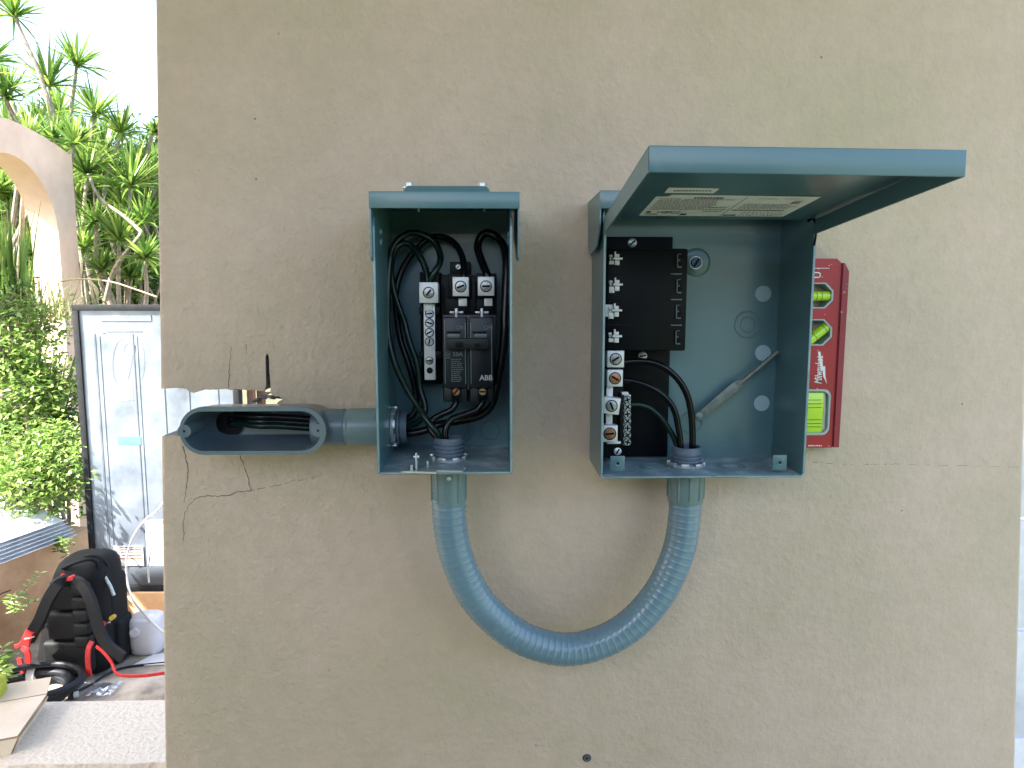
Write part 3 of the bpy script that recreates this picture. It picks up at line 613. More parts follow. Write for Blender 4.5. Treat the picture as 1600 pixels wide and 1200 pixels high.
# mould rib flowing to the hub
AD = thing('male_adapter', 'grey plastic male adapter joining the oval conduit body to the narrower enclosure', 'conduit adapter', (xe, CY, CZ-rh))
xh = x0+T
mb = MB(); ra = 29.8*S(CY)
mb.lathe((xe-0.006, CY, CZ), (1, 0, 0), [(0, ra*0.8), (0, ra*0.93), (0.0095, ra*0.93), (0.0115, ra), (x0-xe+0.003, ra), (x0-xe+0.0045, ra*0.97), (x0-xe+0.0045, ra*0.7)], 44)
mb.build('sleeve', 'pvc', AD)
mb = MB(); p = W(583, 652, CY-ra*0.95); mb.lathe(Vector((p.x, CY-ra*0.9, p.z)), (0, -1, 0), [(0, 0.0026), (ra*0.115, 0.0024), (ra*0.115, 0.0014)], 14); mb.build('mould_mark', 'pvc', AD)
rt = 27.5*S(-0.06)*0.96
tl = W(637, 665, CY).x-xh
threads((xh, CY, CZ), (1, 0, 0), tl, rt, 0.0052, AD)
locknut((xh+0.0004, CY, CZ), (1, 0, 0), rt*0.98, rt*1.24, 0.0065, AD)

# ================================================================== RIGHT ENCLOSURE (load centre)
YG = -0.11; a = W(938.5, 747, YG); b = W(1256, 747, YG); u0, u1, v0 = a.x, b.x, a.z; v1 = W(1100, 300, YG).z
zh = W(1100, 345, YG).z
ER = thing('panel_enclosure', 'wider grey metal enclosure on the right with its cover raised, showing black bus parts', 'electrical box', ((u0+u1)/2, -0.003, v0))
mb = MB(); mb.box(u0+T, u1-T, -0.006, -0.003, v0+T, v1, 0)
for xa, xb in ((u0, u0+T), (u1-T, u1)):
    mb.prism([(YG, v0+0.005), (YG, zh-0.012), (YG+0.006, zh-0.004), (YG+0.012, zh), (YG+0.012, v1), (-0.003, v1), (-0.003, v0), (YG+0.005, v0)], xa, xb, axis='x')
for xa, xb in ((u0-0.0006, u0+T+0.0004), (u1-T-0.0004, u1+0.0006)): mb.box(xa, xb, YG-0.0012, YG+0.0002, v0+0.006, zh-0.013, 1, 0.0004)
mb.box(u0+0.005, u1-0.005, YG-0.0008, YG+0.004, v0-0.0006, v0+0.0022, 1, 0.0005)
for (cx_, sx) in ((u0+0.005, -1), (u1-0.005, 1)):
    pr = [(cx_+sx*0.0056*math.sin(t*math.pi/12), v0+0.005-0.0056*math.cos(t*math.pi/12)) for t in range(7)]+[(cx_+sx*0.003*math.sin(t*math.pi/12), v0+0.005-0.003*math.cos(t*math.pi/12)) for t in range(6, -1, -1)]
    mb.prism(pr, YG-0.0006, YG+0.003, 1)
mb.build('housing', ['paint', 'edge'], ER)
mb = MB(); mb.box(u0+T, u1-T, YG+0.004, -0.003, v0, v0+T, 0); mb.build('bottom_plate', 'paint_dusty', ER)
# lap seam at the lower right
mb = MB(); p = W(1204, 696, -0.008); q = W(1258, 718, YG+0.002)
mb.hexa([(u1-T-0.0012, YG+0.002, v0+T), (u1-T, YG+0.002, v0+T), (u1-T, -0.006, v0+T), (u1-T-0.0012, -0.006, v0+T), (u1-T-0.0012, YG+0.002, q.z), (u1-T, YG+0.002, q.z), (u1-T, -0.006, p.z), (u1-T-0.0012, -0.006, p.z)]); mb.build('corner_lap', 'paint', ER)
# rain hood behind the cover
g0 = W(937, 310, YG).x; g1 = W(1277, 310, YG).x; gz1 = W(1000, 297.5, YG-0.004).z; gz0 = W(1000, 326, YG-0.004).z
mb = MB(); mb.box(g0-0.0002, g1, YG-0.004, YG-0.002, gz0, gz1, 0, 0.0006); mb.box(g0-0.0002, g1, YG-0.002, -0.003, gz1-0.0022, gz1-0.0004)
hb = W(925, 392, -0.09).z
for xa, xb in ((g0, g0+0.0018), (g1-0.0018, g1)):
    mb.prism([(YG-0.0018, gz1-0.0024), (-0.004, gz1-0.0024), (-0.004, hb+0.01), (-0.03, hb-0.002), (-0.09, hb+0.006), (YG-0.0018, gz0-0.018)], xa, xb, axis='x')
mb.build('rain_hood', 'paint', ER)
# raised cover
YL = -0.392
fl_ = W(1013, 228, YL); fr_ = W(1509, 235, YL); flb = W(1013, 270, YL); frb = W(1509, 277, YL)
yh = YG-0.006; hl = W(943, 344, yh); hr = W(1273, 345, yh)
ztL = fl_.z; tp = 0.0018
hzt = hl.z+0.003
def P(x, y, z): return Vector((x, y, z))
A_, B_, C_, D_ = P(fl_.x, YL, ztL), P(fr_.x, YL, fr_.z), P(hr.x, yh, hzt), P(hl.x, yh, hzt)
dn = Vector((0, 0, -tp)); mb = MB()
mb.hexa([A_+dn, B_+dn, C_+dn, D_+dn, A_, B_, C_, D_], bev=0.0005)
mb.hexa([P(flb.x+0.0006, YL-0.0022, flb.z), P(frb.x-0.0015, YL-0.0022, frb.z), P(frb.x-0.0015, YL-0.0002, frb.z), P(flb.x+0.0006, YL-0.0002, flb.z), P(A_.x, YL-0.0022, A_.z+0.0002), P(B_.x, YL-0.0022, B_.z+0.0002), P(B_.x, YL-0.0002, B_.z+0.0002), P(A_.x, YL-0.0002, A_.z+0.0002)], bev=0.0009, seg=3)
def side(fx, fz_t, fz_b, hx, sx):
    i = -sx*0.0018; hb_ = W(943, 366, yh).z
    c = [P(fx, YL+0.0002, fz_b), P(fx+i, YL+0.0002, fz_b), P(hx+i, yh, hb_), P(hx, yh, hb_), P(fx, YL+0.0002, fz_t-tp-0.0002), P(fx+i, YL+0.0002, fz_t-tp-0.0002), P(hx+i, yh, hzt-tp-0.0002), P(hx, yh, hzt-tp-0.0002)]
    mb.hexa(c)
side(A_.x, A_.z, flb.z, D_.x, -1); side(B_.x, B_.z, frb.z, C_.x, 1)
cov = mb.build('cover', ['paint'], ER)
nn = (B_-A_).cross(D_-A_).normalized(); pl = A_+dn-Vector((0, 0, 0.0004))
def cw(px, py, e=0.0): return WP(px, py, pl, nn)-Vector((0, 0, e))
mb = MB(); qs = [cw(998, 337), cw(1223, 338.5), cw(1283, 308), cw(1050, 304.5), cw(1043, 307.5), cw(1025, 307.5)]; mb.add(qs+[q+Z*0.0003 for q in qs], [tuple(range(6)), tuple(range(11, 5, -1))]+[(i, (i+1) % 6, 6+(i+1) % 6, 6+i) for i in range(6)])
stk = mb.build('wiring_label', 'sticker', cov, smooth=False)
mb = MB(); qs = [cw(1038, 301.5), cw(1115, 302), cw(1124, 295), cw(1045, 293.5)]; mb.add(qs+[q+Z*0.0003 for q in qs], [(0, 1, 2, 3), (7, 6, 5, 4)]+[(i, (i+1) % 4, 4+(i+1) % 4, 4+i) for i in range(4)]); sm = mb.build('small_label', 'sticker', cov, smooth=False)
def bil(u, v):  # u along, v from hinge side (0) to front (1); px space on the label
    ax, ay = 998+(1223-998)*u, 337+1.5*u; bx, by = 1027+(1283-1027)*u, 305.5+2.5*u
    # perspective-true along v is close enough to linear over this short run
    return ax+(bx-ax)*v, ay+(by-ay)*v
mb = MB()
def stroke(u0_, u1_, v_, hv):
    c = [cw(*bil(u0_, v_-hv/2), 0.0003), cw(*bil(u1_, v_-hv/2), 0.0003), cw(*bil(u1_, v_+hv/2), 0.0003), cw(*bil(u0_, v_+hv/2), 0.0003)]; mb.add(c, [(0, 1, 2, 3)])
def textrow(ua, ub, v_, hv, wmin, wmax, gap):
    u_ = ua
    while u_ < ub:
        w_ = min(rnd.uniform(wmin, wmax), ub-u_); stroke(u_, u_+w_, v_, hv); u_ += w_+gap*rnd.uniform(0.6, 1.5)
textrow(0.24, 0.42, 0.91, 0.07, 0.010, 0.016, 0.006); textrow(0.03, 0.17, 0.85, 0.03, 0.006, 0.02, 0.005); textrow(0.19, 0.5, 0.83, 0.025, 0.006, 0.02, 0.004)
for r_ in range(9): textrow(0.03, rnd.uniform(0.36, 0.46), 0.77-r_*0.055, 0.022, 0.004, 0.018, 0.006)
for r_ in range(3): textrow(0.40, 0.53, 0.45-r_*0.10, 0.06, 0.003, 0.006, 0.007)
textrow(0.10, 0.20, 0.20, 0.05, 0.008, 0.015, 0.005); textrow(0.03, 0.12, 0.10, 0.05, 0.008, 0.015, 0.005); stroke(0.028, 0.055, 0.2, 0.09); stroke(0.27, 0.315, 0.09, 0.08)
for r_ in range(4): textrow(0.14, 0.26, 0.24-r_*0.04, 0.018, 0.004, 0.018, 0.006)
stroke(0.555, 0.559, 0.5, 0.97)
textrow(0.64, 0.76, 0.90, 0.02, 0.004, 0.012, 0.004); textrow(0.80, 0.90, 0.91, 0.02, 0.004, 0.012, 0.004)
for r_ in range(5): textrow(0.88, 0.94, 0.80-r_*0.035, 0.02, 0.004, 0.012, 0.004)
for r_ in range(5): textrow(0.60, rnd.uniform(0.86, 0.97), 0.62-r_*0.05, 0.018, 0.004, 0.02, 0.006)
textrow(0.58, 0.93, 0.32, 0.05, 0.008, 0.016, 0.004); textrow(0.57, 0.66, 0.07, 0.06, 0.010, 0.016, 0.004)
for r_ in range(3): textrow(0.68, 0.97, 0.20-r_*0.07, 0.02, 0.004, 0.02, 0.012)
mb.build('printed_text', 'ink', stk, smooth=False)
mb = MB(); x_ = 1052
while x_ < 1108: ww = rnd.uniform(2, 5); mb.add([cw(x_, 298.3, 0.0003), cw(x_+ww, 298.4, 0.0003), cw(x_+ww+1, 297.2, 0.0003), cw(x_+1, 297.1, 0.0003)], [(0, 1, 2, 3)]); x_ += ww+1.2
mb.build('printed_text', 'ink', sm, smooth=False)
# stiffening channel on the right flange joint and hook at the hinge
mb = MB(); mb.tube(spline([W(1262, 346, yh-0.004), W(1270, 342, yh-0.004), W(1275, 352, yh-0.004), W(1275, 366, yh-0.004), W(1272, 384, yh-0.004)], 5), 0.0014, 8); mb.build('hinge_hook', 'black', ER)
# black mounting plate and bus holder
bp_ = MB(); bp_.pbox(943, 370, 1047, 714, -0.012, -0.0075, 0, 0.0006); plate = bp_.build('mounting_plate', 'black', ER)
mb = MB(); q0 = W(941, 560, -0.058); mb.box(u0+T+0.0004, W(975, 560, -0.05).x, -0.050, -0.012, W(960, 716, -0.05).z, W(960, 548, -0.05).z, bev=0.001)
mb.build('terminal_base', 'black', ER)
mb = MB(); HY = -0.066
mb.pbox(946, 387.5, 1074, 549, HY+0.010, -0.012, 0, 0.001, yref=HY)
mb.pbox(948, 389, 1073, 547.5, HY, HY+0.012, 0, 0.0015)
for k in range(3):
    ya = 428+k*40; mb.pbox(946, ya-1.2, 983, ya+1.2, HY-0.0008, HY+0.004, 1, 0.0002); mb.pbox(1041, ya-1.2, 1047, ya+1.2, HY-0.0008, HY+0.004, 1, 0.0002); mb.pbox(1048, ya-1.2, 1066, ya+1.4, HY-0.001, HY+0.004, 2, 0.0004)
for k in range(4):
    ya = 396+k*40; xx = 1058-k*0.9
    mb.pbox(xx, ya, xx+2, ya+22, HY-0.0022, HY+0.004, 2, 0.0003); mb.pbox(xx, ya+20, xx+8, ya+22.5, HY-0.0022, HY+0.004, 2, 0.0003); mb.pbox(xx, ya, xx+7, ya+1.6, HY-0.0022, HY+0.004, 2, 0.0003); mb.pbox(xx+3, ya+4, xx+11, ya+17, HY-0.0004, HY+0.004, 1, 0.0003); mb.pbox(xx+2, ya+9, xx+5, ya+12, HY-0.002, HY+0.004, 2, 0.0003)
holder = mb.build('bus_holder', ['breaker', 'black', 'dimprint'], ER)
# darker body
holder.data.materials[0] = M['black']
for k in range(4):
    cy_ = 404+k*40.5; cx_ = 962 - (1 if k > 1 else 0); mb = MB()
    mb.pbox(cx_-4, cy_-1.6, cx_+11, cy_+1.6, HY-0.010, HY, 0, 0.0003); mb.pbox(cx_-1.5, cy_-11, cx_+0.8, cy_-2, HY-0.006, HY, 0, 0.0002)
    mb.pbox(cx_-1, cy_-7, cx_+6, cy_-1.8, HY-0.004, HY, 0, 0.0003); mb.pbox(cx_-1, cy_+2, cx_+6, cy_+10, HY-0.004, HY, 0, 0.0003)
    mb.pbox(cx_-10, cy_-6, cx_-5, cy_-2, HY-0.003, HY, 0, 0.0003); mb.pbox(cx_-10, cy_+3, cx_-2, cy_+9+(4 if k in (1, 2) else 0), HY-0.002, HY, 0, 0.0003); mb.pbox(cx_-9, cy_-1.5, cx_-6, cy_+1.5, HY-0.004, HY, 0, 0.0003)
    if k == 2: mb.pbox(cx_-17, cy_-9, cx_-3, cy_+10, HY-0.001, HY, 0, 0.0003)
    mb.build('bus_stab', 'alu', holder)
slot_screw('screw', W(988, 379.5, -0.0125), 0.0062, 0.7, 'zinc', plate, two=False)
slot_screw('screw', W(1004, 556, -0.0125), 0.0062, 0.2, 'zinc', plate)
slot_screw('screw', W(965, 705, -0.0505), 0.0052, 1.0, 'zinc', plate)
# embossed boss with blue screw
c = W(1088, 410, -0.006); mb = MB(); mb.lathe(Vector((c.x, -0.006, c.z)), (0, -1, 0), [(0, 0.020), (0.001, 0.0185), (0.002, 0.016), (0.002, 0.0005)], 36); mb.build('grounding_boss', 'paint', ER)
c = W(1087, 410.5, -0.0096); mb = MB(); mb.lathe(Vector((c.x, -0.0095, c.z)), (0, -1, 0), [(0, 0.0092), (0.0008, 0.009), (0.0008, 0.0075)], 24); mb.build('washer', 'zinc', ER)
slot_screw('grounding_screw', Vector((c.x, -0.0100, c.z)), 0.0076, 1.0, 'blue_screw', ER, h=0.004)
# lugs, bars
LY = -0.066
lug(949, 548, 975, 574, LY, 0.024, ER, 'screw', 0.55, 0.0068); lug(949, 578, 973, 604, LY, 0.024, ER, 'copper', -0.55, 0.0068)
lug(942.5, 621.5, 968.5, 647, LY, 0.016, ER, 'screw', -1.2, 0.0068, rot=-0.12); lug(940.5, 665, 965, 690.5, LY, 0.016, ER, 'copper', 0.1, 0.0072)
mb = MB(); mb.pbox(947, 604, 957, 692, -0.053, -0.048, 0, 0.0004); mb.pbox(949, 690, 970, 693.5, -0.060, -0.050, 0, 0.0003); mb.pbox(972, 613, 982, 617, -0.060, -0.050, 0, 0.0003); mb.build('bus_strap', 'alu', ER)
mb = MB(); mb.pbox(974.5, 617, 985, 696, -0.056, -0.044, 0, 0.0006); gb = mb.build('ground_bar', 'alu', ER)
for k in range(7): slot_screw('screw', W(980, 624.5+k*11.0, -0.056), 0.0048, 0.3+k*0.7, 'zinc', gb, h=0.0028, two=True)
mb = MB(); mb.pbox(968.5, 617, 973.5, 694, -0.058, -0.040, 0, 0.0005); mb.build('bar_carrier', 'black', ER)
# round plugs, knockouts and mounting tabs
for px, py in ((1192.5, 459), (1192, 551.5), (1190, 630)):
    c = W(px, py, -0.0062); mb = MB(); mb.cyl(Vector((c.x, -0.0068, c.z)), Vector((c.x, -0.006, c.z)), 0.0112, seg=36); mb.build('hole_plug', 'holewhite', ER)
knockout(1169, 507, -0.006, (0.0105, 0.0185), ER); knockout(1080, 660, -0.006, (0.015,), ER)
for px, py in ((965, 729), (1218, 732)):
    c = W(px, py, YG+0.012); mb = MB(); mb.box(c.x-0.0095, c.x+0.0095, YG+0.012, YG+0.0138, v0+T+0.003, v0+T+0.024, bev=0.0008); tb = mb.build('cover_tab', 'paint', ER)
    mb = MB(); mb.lathe(Vector((c.x, YG+0.0119, v0+T+0.014)), (0, -1, 0), [(0, 0.0042), (0.0008, 0.0034), (0.0002, 0.0018)], 16); mb.cyl(Vector((c.x, YG+0.0117, v0+T+0.014)), Vector((c.x, YG+0.0119, v0+T+0.014)), 0.002, seg=12, m=1); mb.build('tapped_hole', ['paint', 'black'], tb)
def floor_ring(px, py, rx_, ry_, zf, parent):
    c = GZ(px, py, zf); mb = MB()
    mb.lathe(c, (0, 0, 1), [(0, rx_+0.001), (0.0007, rx_+0.0003), (0.0007, rx_-0.0005), (0, rx_-0.0012)], 36); mb.build('knockout', 'paint', parent)
floor_ring(1024, 729, 0.022, 0, v0+T, ER); floor_ring(1024, 729, 0.016, 0, v0+T, ER); floor_ring(1140, 728, 0.020, 0, v0+T, ER); floor_ring(1140, 728, 0.014, 0, v0+T, ER)
mb = MB(); c = GZ(1140, 742, v0+T+0.002); mb.box(c.x-0.020, c.x+0.020, c.y-0.003, c.y+0.003, v0+T, v0+T+0.0016, bev=0.0007); mb.build('nail_tab', 'edge', ER)
# hold-down arm lying across the back of the box
mb = MB(); e0 = W(1092, 650, -0.020); e1 = W(1152, 602, -0.022); e2 = W(1216, 549, -0.034)
d = (e1-e0).normalized(); up_ = Vector((0, -1, 0)); sdv = d.cross(up_).normalized(); w1 = 0.0085; w2 = 0.0034
mb.hexa([e0-sdv*w1*0.6+Y*0.002, e1-sdv*w1*0.9+Y*0.002, e1+sdv*w1*0.9+Y*0.002, e0+sdv*w1*0.6+Y*0.002, e0-sdv*w1*0.6-Y*0.002, e1-sdv*w1*0.9-Y*0.002, e1+sdv*w1*0.9-Y*0.002, e0+sdv*w1*0.6-Y*0.002], bev=0.0008)
mb.hexa([e1-sdv*w1*0.85+Y*0.002, e1+d*0.010-sdv*w2+Y*0.002, e1+d*0.010+sdv*w2+Y*0.002, e1+sdv*w1*0.85+Y*0.002, e1-sdv*w1*0.85-Y*0.002, e1+d*0.010-sdv*w2-Y*0.002, e1+d*0.010+sdv*w2-Y*0.002, e1+sdv*w1*0.85-Y*0.002], bev=0.0006)
mb.tube([e1+d*0.006, e1+d*0.03, e2], 0.0034, 10)
mb.lathe(e0-Y*0.002, (0, -1, 0), [(0, 0.0065), (0.002, 0.006), (0.003, 0.004), (0.003, 0.0002)], 16)
tag(mb.build('steel_lever', 'lever'), 'thin grey steel lever leaning diagonally inside the wider enclosure', 'lever')

# ================================================================== FLEXIBLE CONDUIT
cl = [(701.3, 791), (703.8, 827), (711, 862), (725, 900), (744.7, 936.3), (772, 965.7), (803.3, 990.8), (835, 1005.6), (868, 1013.8), (892, 1014.5), (915.4, 1011), (950.3, 998.8), (980.8, 980.5), (1006, 957.5), (1030.7, 926), (1047.5, 894.6), (1061, 859), (1067.5, 824.5), (1070.5, 791)]
n = len(cl); HYa, HYb = -0.098, -0.052
pts = [W(px, py, HYa+(HYb-HYa)*(i/(n-1))) for i, (px, py) in enumerate(cl)]
pts[0] = Vector((pts[1].x, pts[0].y, pts[0].z)) if False else pts[0]
pa = W(701.5, 745, HYa); pb = W(1071.5, 750, HYb)
ctr = spline([Vector((pa.x, HYa, pa.z-0.01))]+pts+[Vector((pb.x, HYb, pb.z-0.01))], 24)
for _ in range(60):
    ctr = [ctr[0]]+[(ctr[i-1]+ctr[i]*2+ctr[i+1])/4 for i in range(1, len(ctr)-1)]+[ctr[-1]]
# resample
L = [0]
for i in range(1, len(ctr)): L.append(L[-1]+(ctr[i]-ctr[i-1]).length)
pitch = 0.0096; step = pitch/8; tot = L[-1]; res = []; rr = []; j = 0; t = 0; RH = 26.6*S(-0.075)
while t < tot:
    while j < len(L)-2 and L[j+1] < t: j += 1
    f = (t-L[j])/(L[j+1]-L[j]); res.append(ctr[j].lerp(ctr[j+1], f)); ph = (t/pitch) % 1.0
    k = abs(ph-0.5)*2; rr.append(RH*(1.0+0.026*max(0, (k-0.66)/0.34)**1.2+0.004*math.sin(t*61)))
    t += step
FC = thing('flexible_conduit', 'ribbed grey flexible conduit hanging in a U between the two enclosures', 'conduit', tuple(ctr[len(ctr)//2]-Vector((0, 0, 0.022))))
for _ in range(60):
    res = [res[0]]+[(res[i-1]+res[i]*2+res[i+1])/4 for i in range(1, len(res)-1)]+[res[-1]]
mb = MB(); mb.tube(res, rr, 48); mb.build('ribbed_hose', 'hose', FC, ang=60)
for (p, py_end, zt_, yy, rx_) in ((pa, 787, z0, HYa, 28.8), (pb, 786, v0, HYb, 29.2)):
    bot = W(700, py_end, yy).z; r_ = rx_*S(yy); mb = MB()
    mb.lathe((p.x, yy, zt_-0.0003), (0, 0, -1), [(0, r_*0.7), (0, r_*1.0), (zt_-bot-0.002, r_*0.965), (zt_-bot, r_*0.93), (zt_-bot+0.0002, r_*0.78)], 40)
    for k in range(10):
        a_ = 2*math.pi*k/10+0.3; c = Vector((p.x+math.cos(a_)*r_*0.985, yy+math.sin(a_)*r_*0.985, 0))
        mb.box(c.x-0.0012, c.x+0.0012, c.y-0.0012, c.y+0.0012, bot+0.006, zt_-0.001, bev=0.0005)
    fit = mb.build('end_fitting', 'pvc', FC)
    rt_ = 25.5*S(yy)*0.97; hgt = 0.030 if zt_ == z0 else 0.027
    threads((p.x, yy, zt_+T), (0, 0, 1), hgt, rt_, 0.0050, fit)
    locknut((p.x, yy, zt_+T+0.0003), (0, 0, 1), rt_*0.98, rt_*1.24, 0.0065, fit)
    if zt_ == z0:
        q = W(701.5, 748, yy-r_); mb = MB(); mb.lathe(Vector((q.x, yy-r_+0.0006, q.z)), (0, -1, 0), [(0, 0.003), (0.002, 0.0026), (0.0028, 0.0002)], 14); mb.build('fitting_screw', 'zinc', fit)

# ================================================================== WIRES
wr = 0.0043
def wire(name, pts, mat, label, group=None, r=wr):
    P_ = [W(x, y, yy) for x, y, yy in pts]; mb = MB(); mb.tube(spline(P_, 8), r, 14)
    return tag(mb.build(name, mat), label, 'wire', group)
LBx = [(360, 655, -0.022), (372, 653, -0.045), (400, 657, -0.062), (440, 658, -0.058), (500, 662, -0.052), (560, 664, -0.050), (610, 664, -0.052)]
def lead(dx, dy, dyy): return [(x+dx*(i > 0), y+dy, yy+dyy) for i, (x, y, yy) in enumerate(LBx)]
wire('green_wire', [(672, 444, -0.064), (672.7, 436, -0.066), (680, 424, -0.066), (686.8, 411.7, -0.062), (688, 399, -0.056), (681, 381, -0.052), (666, 369, -0.05), (646.7, 364, -0.05), (627, 370.5, -0.052), (613, 388, -0.056), (608.8, 411.7, -0.06), (606.6, 444, -0.063), (605.5, 476.7, -0.066), (606.7, 523, -0.07), (618, 570, -0.078), (637, 609.7, -0.088), (653, 635, -0.096), (665, 654, -0.104), (681, 674, -0.108), (692, 692, -0.100), (695, 712, -0.098), (697, 770, -0.098)],
     'greenwire', 'dark green wire looping highest from the leftmost silver lug and dropping to the floor fitting')
wire('green_wire', [(667, 444, -0.064), (668, 437, -0.064), (664, 418, -0.060), (655, 398.7, -0.056), (642, 383.5, -0.052), (629, 380.5, -0.052), (618.5, 388, -0.054), (612, 407, -0.052), (611.5, 433, -0.050), (618.5, 466, -0.050), (631.5, 502.7, -0.05), (640, 535, -0.052), (652, 570, -0.054), (656, 605, -0.056), (664, 635, -0.06), (660, 652, -0.062), (645, 664, -0.058), (625, 670, -0.054), (600, 672, -0.052)]+[(x, y, yy) for x, y, yy in lead(0, 8, 0.0)[::-1][1:]],
     'greenwire', 'dark green wire looping lower from the leftmost silver lug and leaving through the side fitting')
wire('black_wire', [(724, 440, -0.066), (724.7, 431, -0.066), (723.6, 407, -0.058), (716, 388, -0.05), (703, 375, -0.044), (685.7, 369.5, -0.040), (668, 374, -0.036), (646.7, 394, -0.034), (629, 420, -0.034), (619.6, 450.7, -0.036), (618.5, 476.7, -0.038), (625, 528, -0.04), (637, 565, -0.042), (648, 605, -0.044), (650, 637.7, -0.048), (640.5, 652, -0.050), (622, 656, -0.05), (600, 658, -0.05)]+[(x, y, yy) for x, y, yy in lead(0, -6, -0.004)[::-1][1:]],
     'wire', 'black wire arching from the middle silver lug to the left side fitting')
wire('black_wire', [(761, 440, -0.066), (760.5, 428, -0.066), (750.7, 403, -0.056), (746.4, 385.7, -0.05), (750.7, 370.5, -0.048), (761.6, 364, -0.048), (776.7, 370.5, -0.05), (787, 385.7, -0.056), (791, 411.7, -0.064), (790, 455, -0.072), (788, 498, -0.078), (788, 518.7, -0.080), (784, 558, -0.080), (776, 605, -0.076), (768, 633, -0.072), (751, 649, -0.066), (723, 657, -0.06), (690.7, 662, -0.056), (662.7, 672.7, -0.054), (635, 677, -0.053), (600, 672, -0.050)]+[(x, y, yy) for x, y, yy in lead(0, 1, 0.004)[::-1][1:]],
     'wire', 'black wire looping from the rightmost silver lug down the right side of the narrower enclosure', r=0.0052)
wire('black_wire', [(712, 622, -0.082), (712, 630, -0.086), (706, 640, -0.088), (691, 647, -0.088), (676, 656, -0.09), (671, 668, -0.096), (682, 683, -0.1), (697, 697, -0.1), (702, 715, -0.098), (704, 770, -0.098)], 'wire', 'black wire from the copper coloured breaker screw down into the floor fitting')
wire('black_wire', [(754, 622, -0.082), (753, 630, -0.086), (744, 641, -0.088), (725, 648, -0.09), (706, 655, -0.094), (697, 668, -0.098), (696, 684, -0.1), (702, 700, -0.099), (710, 715, -0.098), (711, 770, -0.098)], 'wire', 'black wire from the brass coloured breaker screw down into the floor fitting')
wire('black_wire', [(975, 566, -0.050), (990, 564.5, -0.052), (1010, 565, -0.054), (1030, 570, -0.056), (1050, 583, -0.056), (1066, 602, -0.056), (1076, 625, -0.055), (1081, 655, -0.054), (1082, 690, -0.053), (1080, 720, -0.052), (1077, 775, -0.052)], 'wire', 'black wire curving highest from the top lug of the wider enclosure to its floor fitting', r=0.0045)
wire('black_wire', [(973, 594, -0.050), (990, 596, -0.050), (1010, 602, -0.050), (1030, 613, -0.050), (1046, 628, -0.050), (1055, 645, -0.050), (1060, 668, -0.050), (1063, 690, -0.050), (1064, 720, -0.051), (1065, 775, -0.052)], 'wire', 'black wire curving from the second lug of the wider enclosure to its floor fitting')
wire('green_wire', [(984, 632, -0.046), (998, 632, -0.044), (1014, 637, -0.042), (1030, 650, -0.041), (1043, 667, -0.040), (1053, 684, -0.041), (1058, 700, -0.044), (1060, 725, -0.048), (1062, 775, -0.052)], 'greenwire', 'dark green wire curving from the screw bar of the wider enclosure to its floor fitting', r=0.0038)

# ================================================================== SPIRIT LEVEL
LV = thing('spirit_level', 'scuffed red spirit level with lime vials standing upright beside the wider enclosure', 'spirit level', (W(1270, 698, -0.02).x, -0.015, W(1270, 698, -0.02).z))
ly = -0.026
xl = W(1226, 560, ly).x; xw = W(1304, 560, ly).x; ztop = W(1290, 404, ly).z; zbot = W(1290, 699.5, ly).z
def rrect(x0_, x1_, z0_, z1_, r_, n_=4):
    o_ = []
    for cx_, cz_, a0 in ((x1_-r_, z0_+r_, -90), (x1_-r_, z1_-r_, 0), (x0_+r_, z1_-r_, 90), (x0_+r_, z0_+r_, 180)):
        for k in range(n_+1): t = R(a0+90*k/n_); o_.append((cx_+r_*math.cos(t), cz_+r_*math.sin(t)))
    return o_
wins = []
for (pr, pt, pbm, rr_, nn_) in ((1304, 441.5, 482, 0.011, 1), (1302, 498.5, 540, 0.012, 1), (1299.5, 608, 680, 0.010, 4)):
    a = W(pr, pt, ly); b = W(pr, pbm, ly); xa = xl+(xw-a.x)+0.010
    wins.append(rrect(W(1237, pt, ly).x, a.x, b.z, a.z, rr_, nn_))
xr2 = W(1319, 560, ly).x
bodypts = [(xl, zbot), (xw+0.003, zbot), (xw+0.003, ztop-0.006), (xw-0.004, ztop), (xl+0.006, ztop), (xl, ztop-0.006)]
mb = MB(); mb.holed(bodypts, wins, ly, -0.010); 
bd = mb.build('body', 'red', LV, smooth=False)
mb = MB()
mb.prism([(xw+0.004, zbot+0.001), (xr2-0.002, zbot+0.001), (xr2-0.001, ztop-0.018), (xw+0.006, ztop-0.006), (xw+0.004, ztop-0.006)], -0.029, -0.006)
mb.box(xw+0.0028, xw+0.0045, -0.027, -0.008, zbot+0.003, ztop-0.008)
mb.build('rail', 'redwear', LV)
for wpts in wins:
    cx_ = sum(p[0] for p in wpts)/len(wpts); cz_ = sum(p[1] for p in wpts)/len(wpts)
    mb = MB(); inner = [(cx_+(p[0]-cx_)*0.90, cz_+(p[1]-cz_)*0.90) for p in wpts]; inn2 = [(cx_+(p[0]-cx_)*0.997, cz_+(p[1]-cz_)*0.997) for p in wpts]
    mb.holed(inn2, [inner], ly+0.0006, -0.003); mb.build('window_frame', 'lining', bd, smooth=False)
def vial(p0, p1, r_, marks, flatten=None):
    mb = MB(); mb.cyl(p0, p1, r_, seg=24, m=0); d_ = (p1-p0).normalized()
    for t in marks:
        c = p0.lerp(p1, t); mb.lathe(c-d_*0.0004, d_, [(0, r_*1.01), (0.0008, r_*1.01)], 24, 1)
    mb.lathe(p1-d_*0.002, d_, [(0, r_*1.0), (0, r_*1.12), (0.0025, r_*1.12), (0.0025, 0.001)], 24, 0)
    mb.build('vial', ['vial', 'ink'], bd)
vy = -0.017
vial(W(1240, 463, vy), W(1301, 462.5, vy), 0.0070, (0.55, 0.68, 0.9)); vial(W(1258, 536, vy), W(1296, 507, vy), 0.0072, (0.35, 0.75, 0.9))
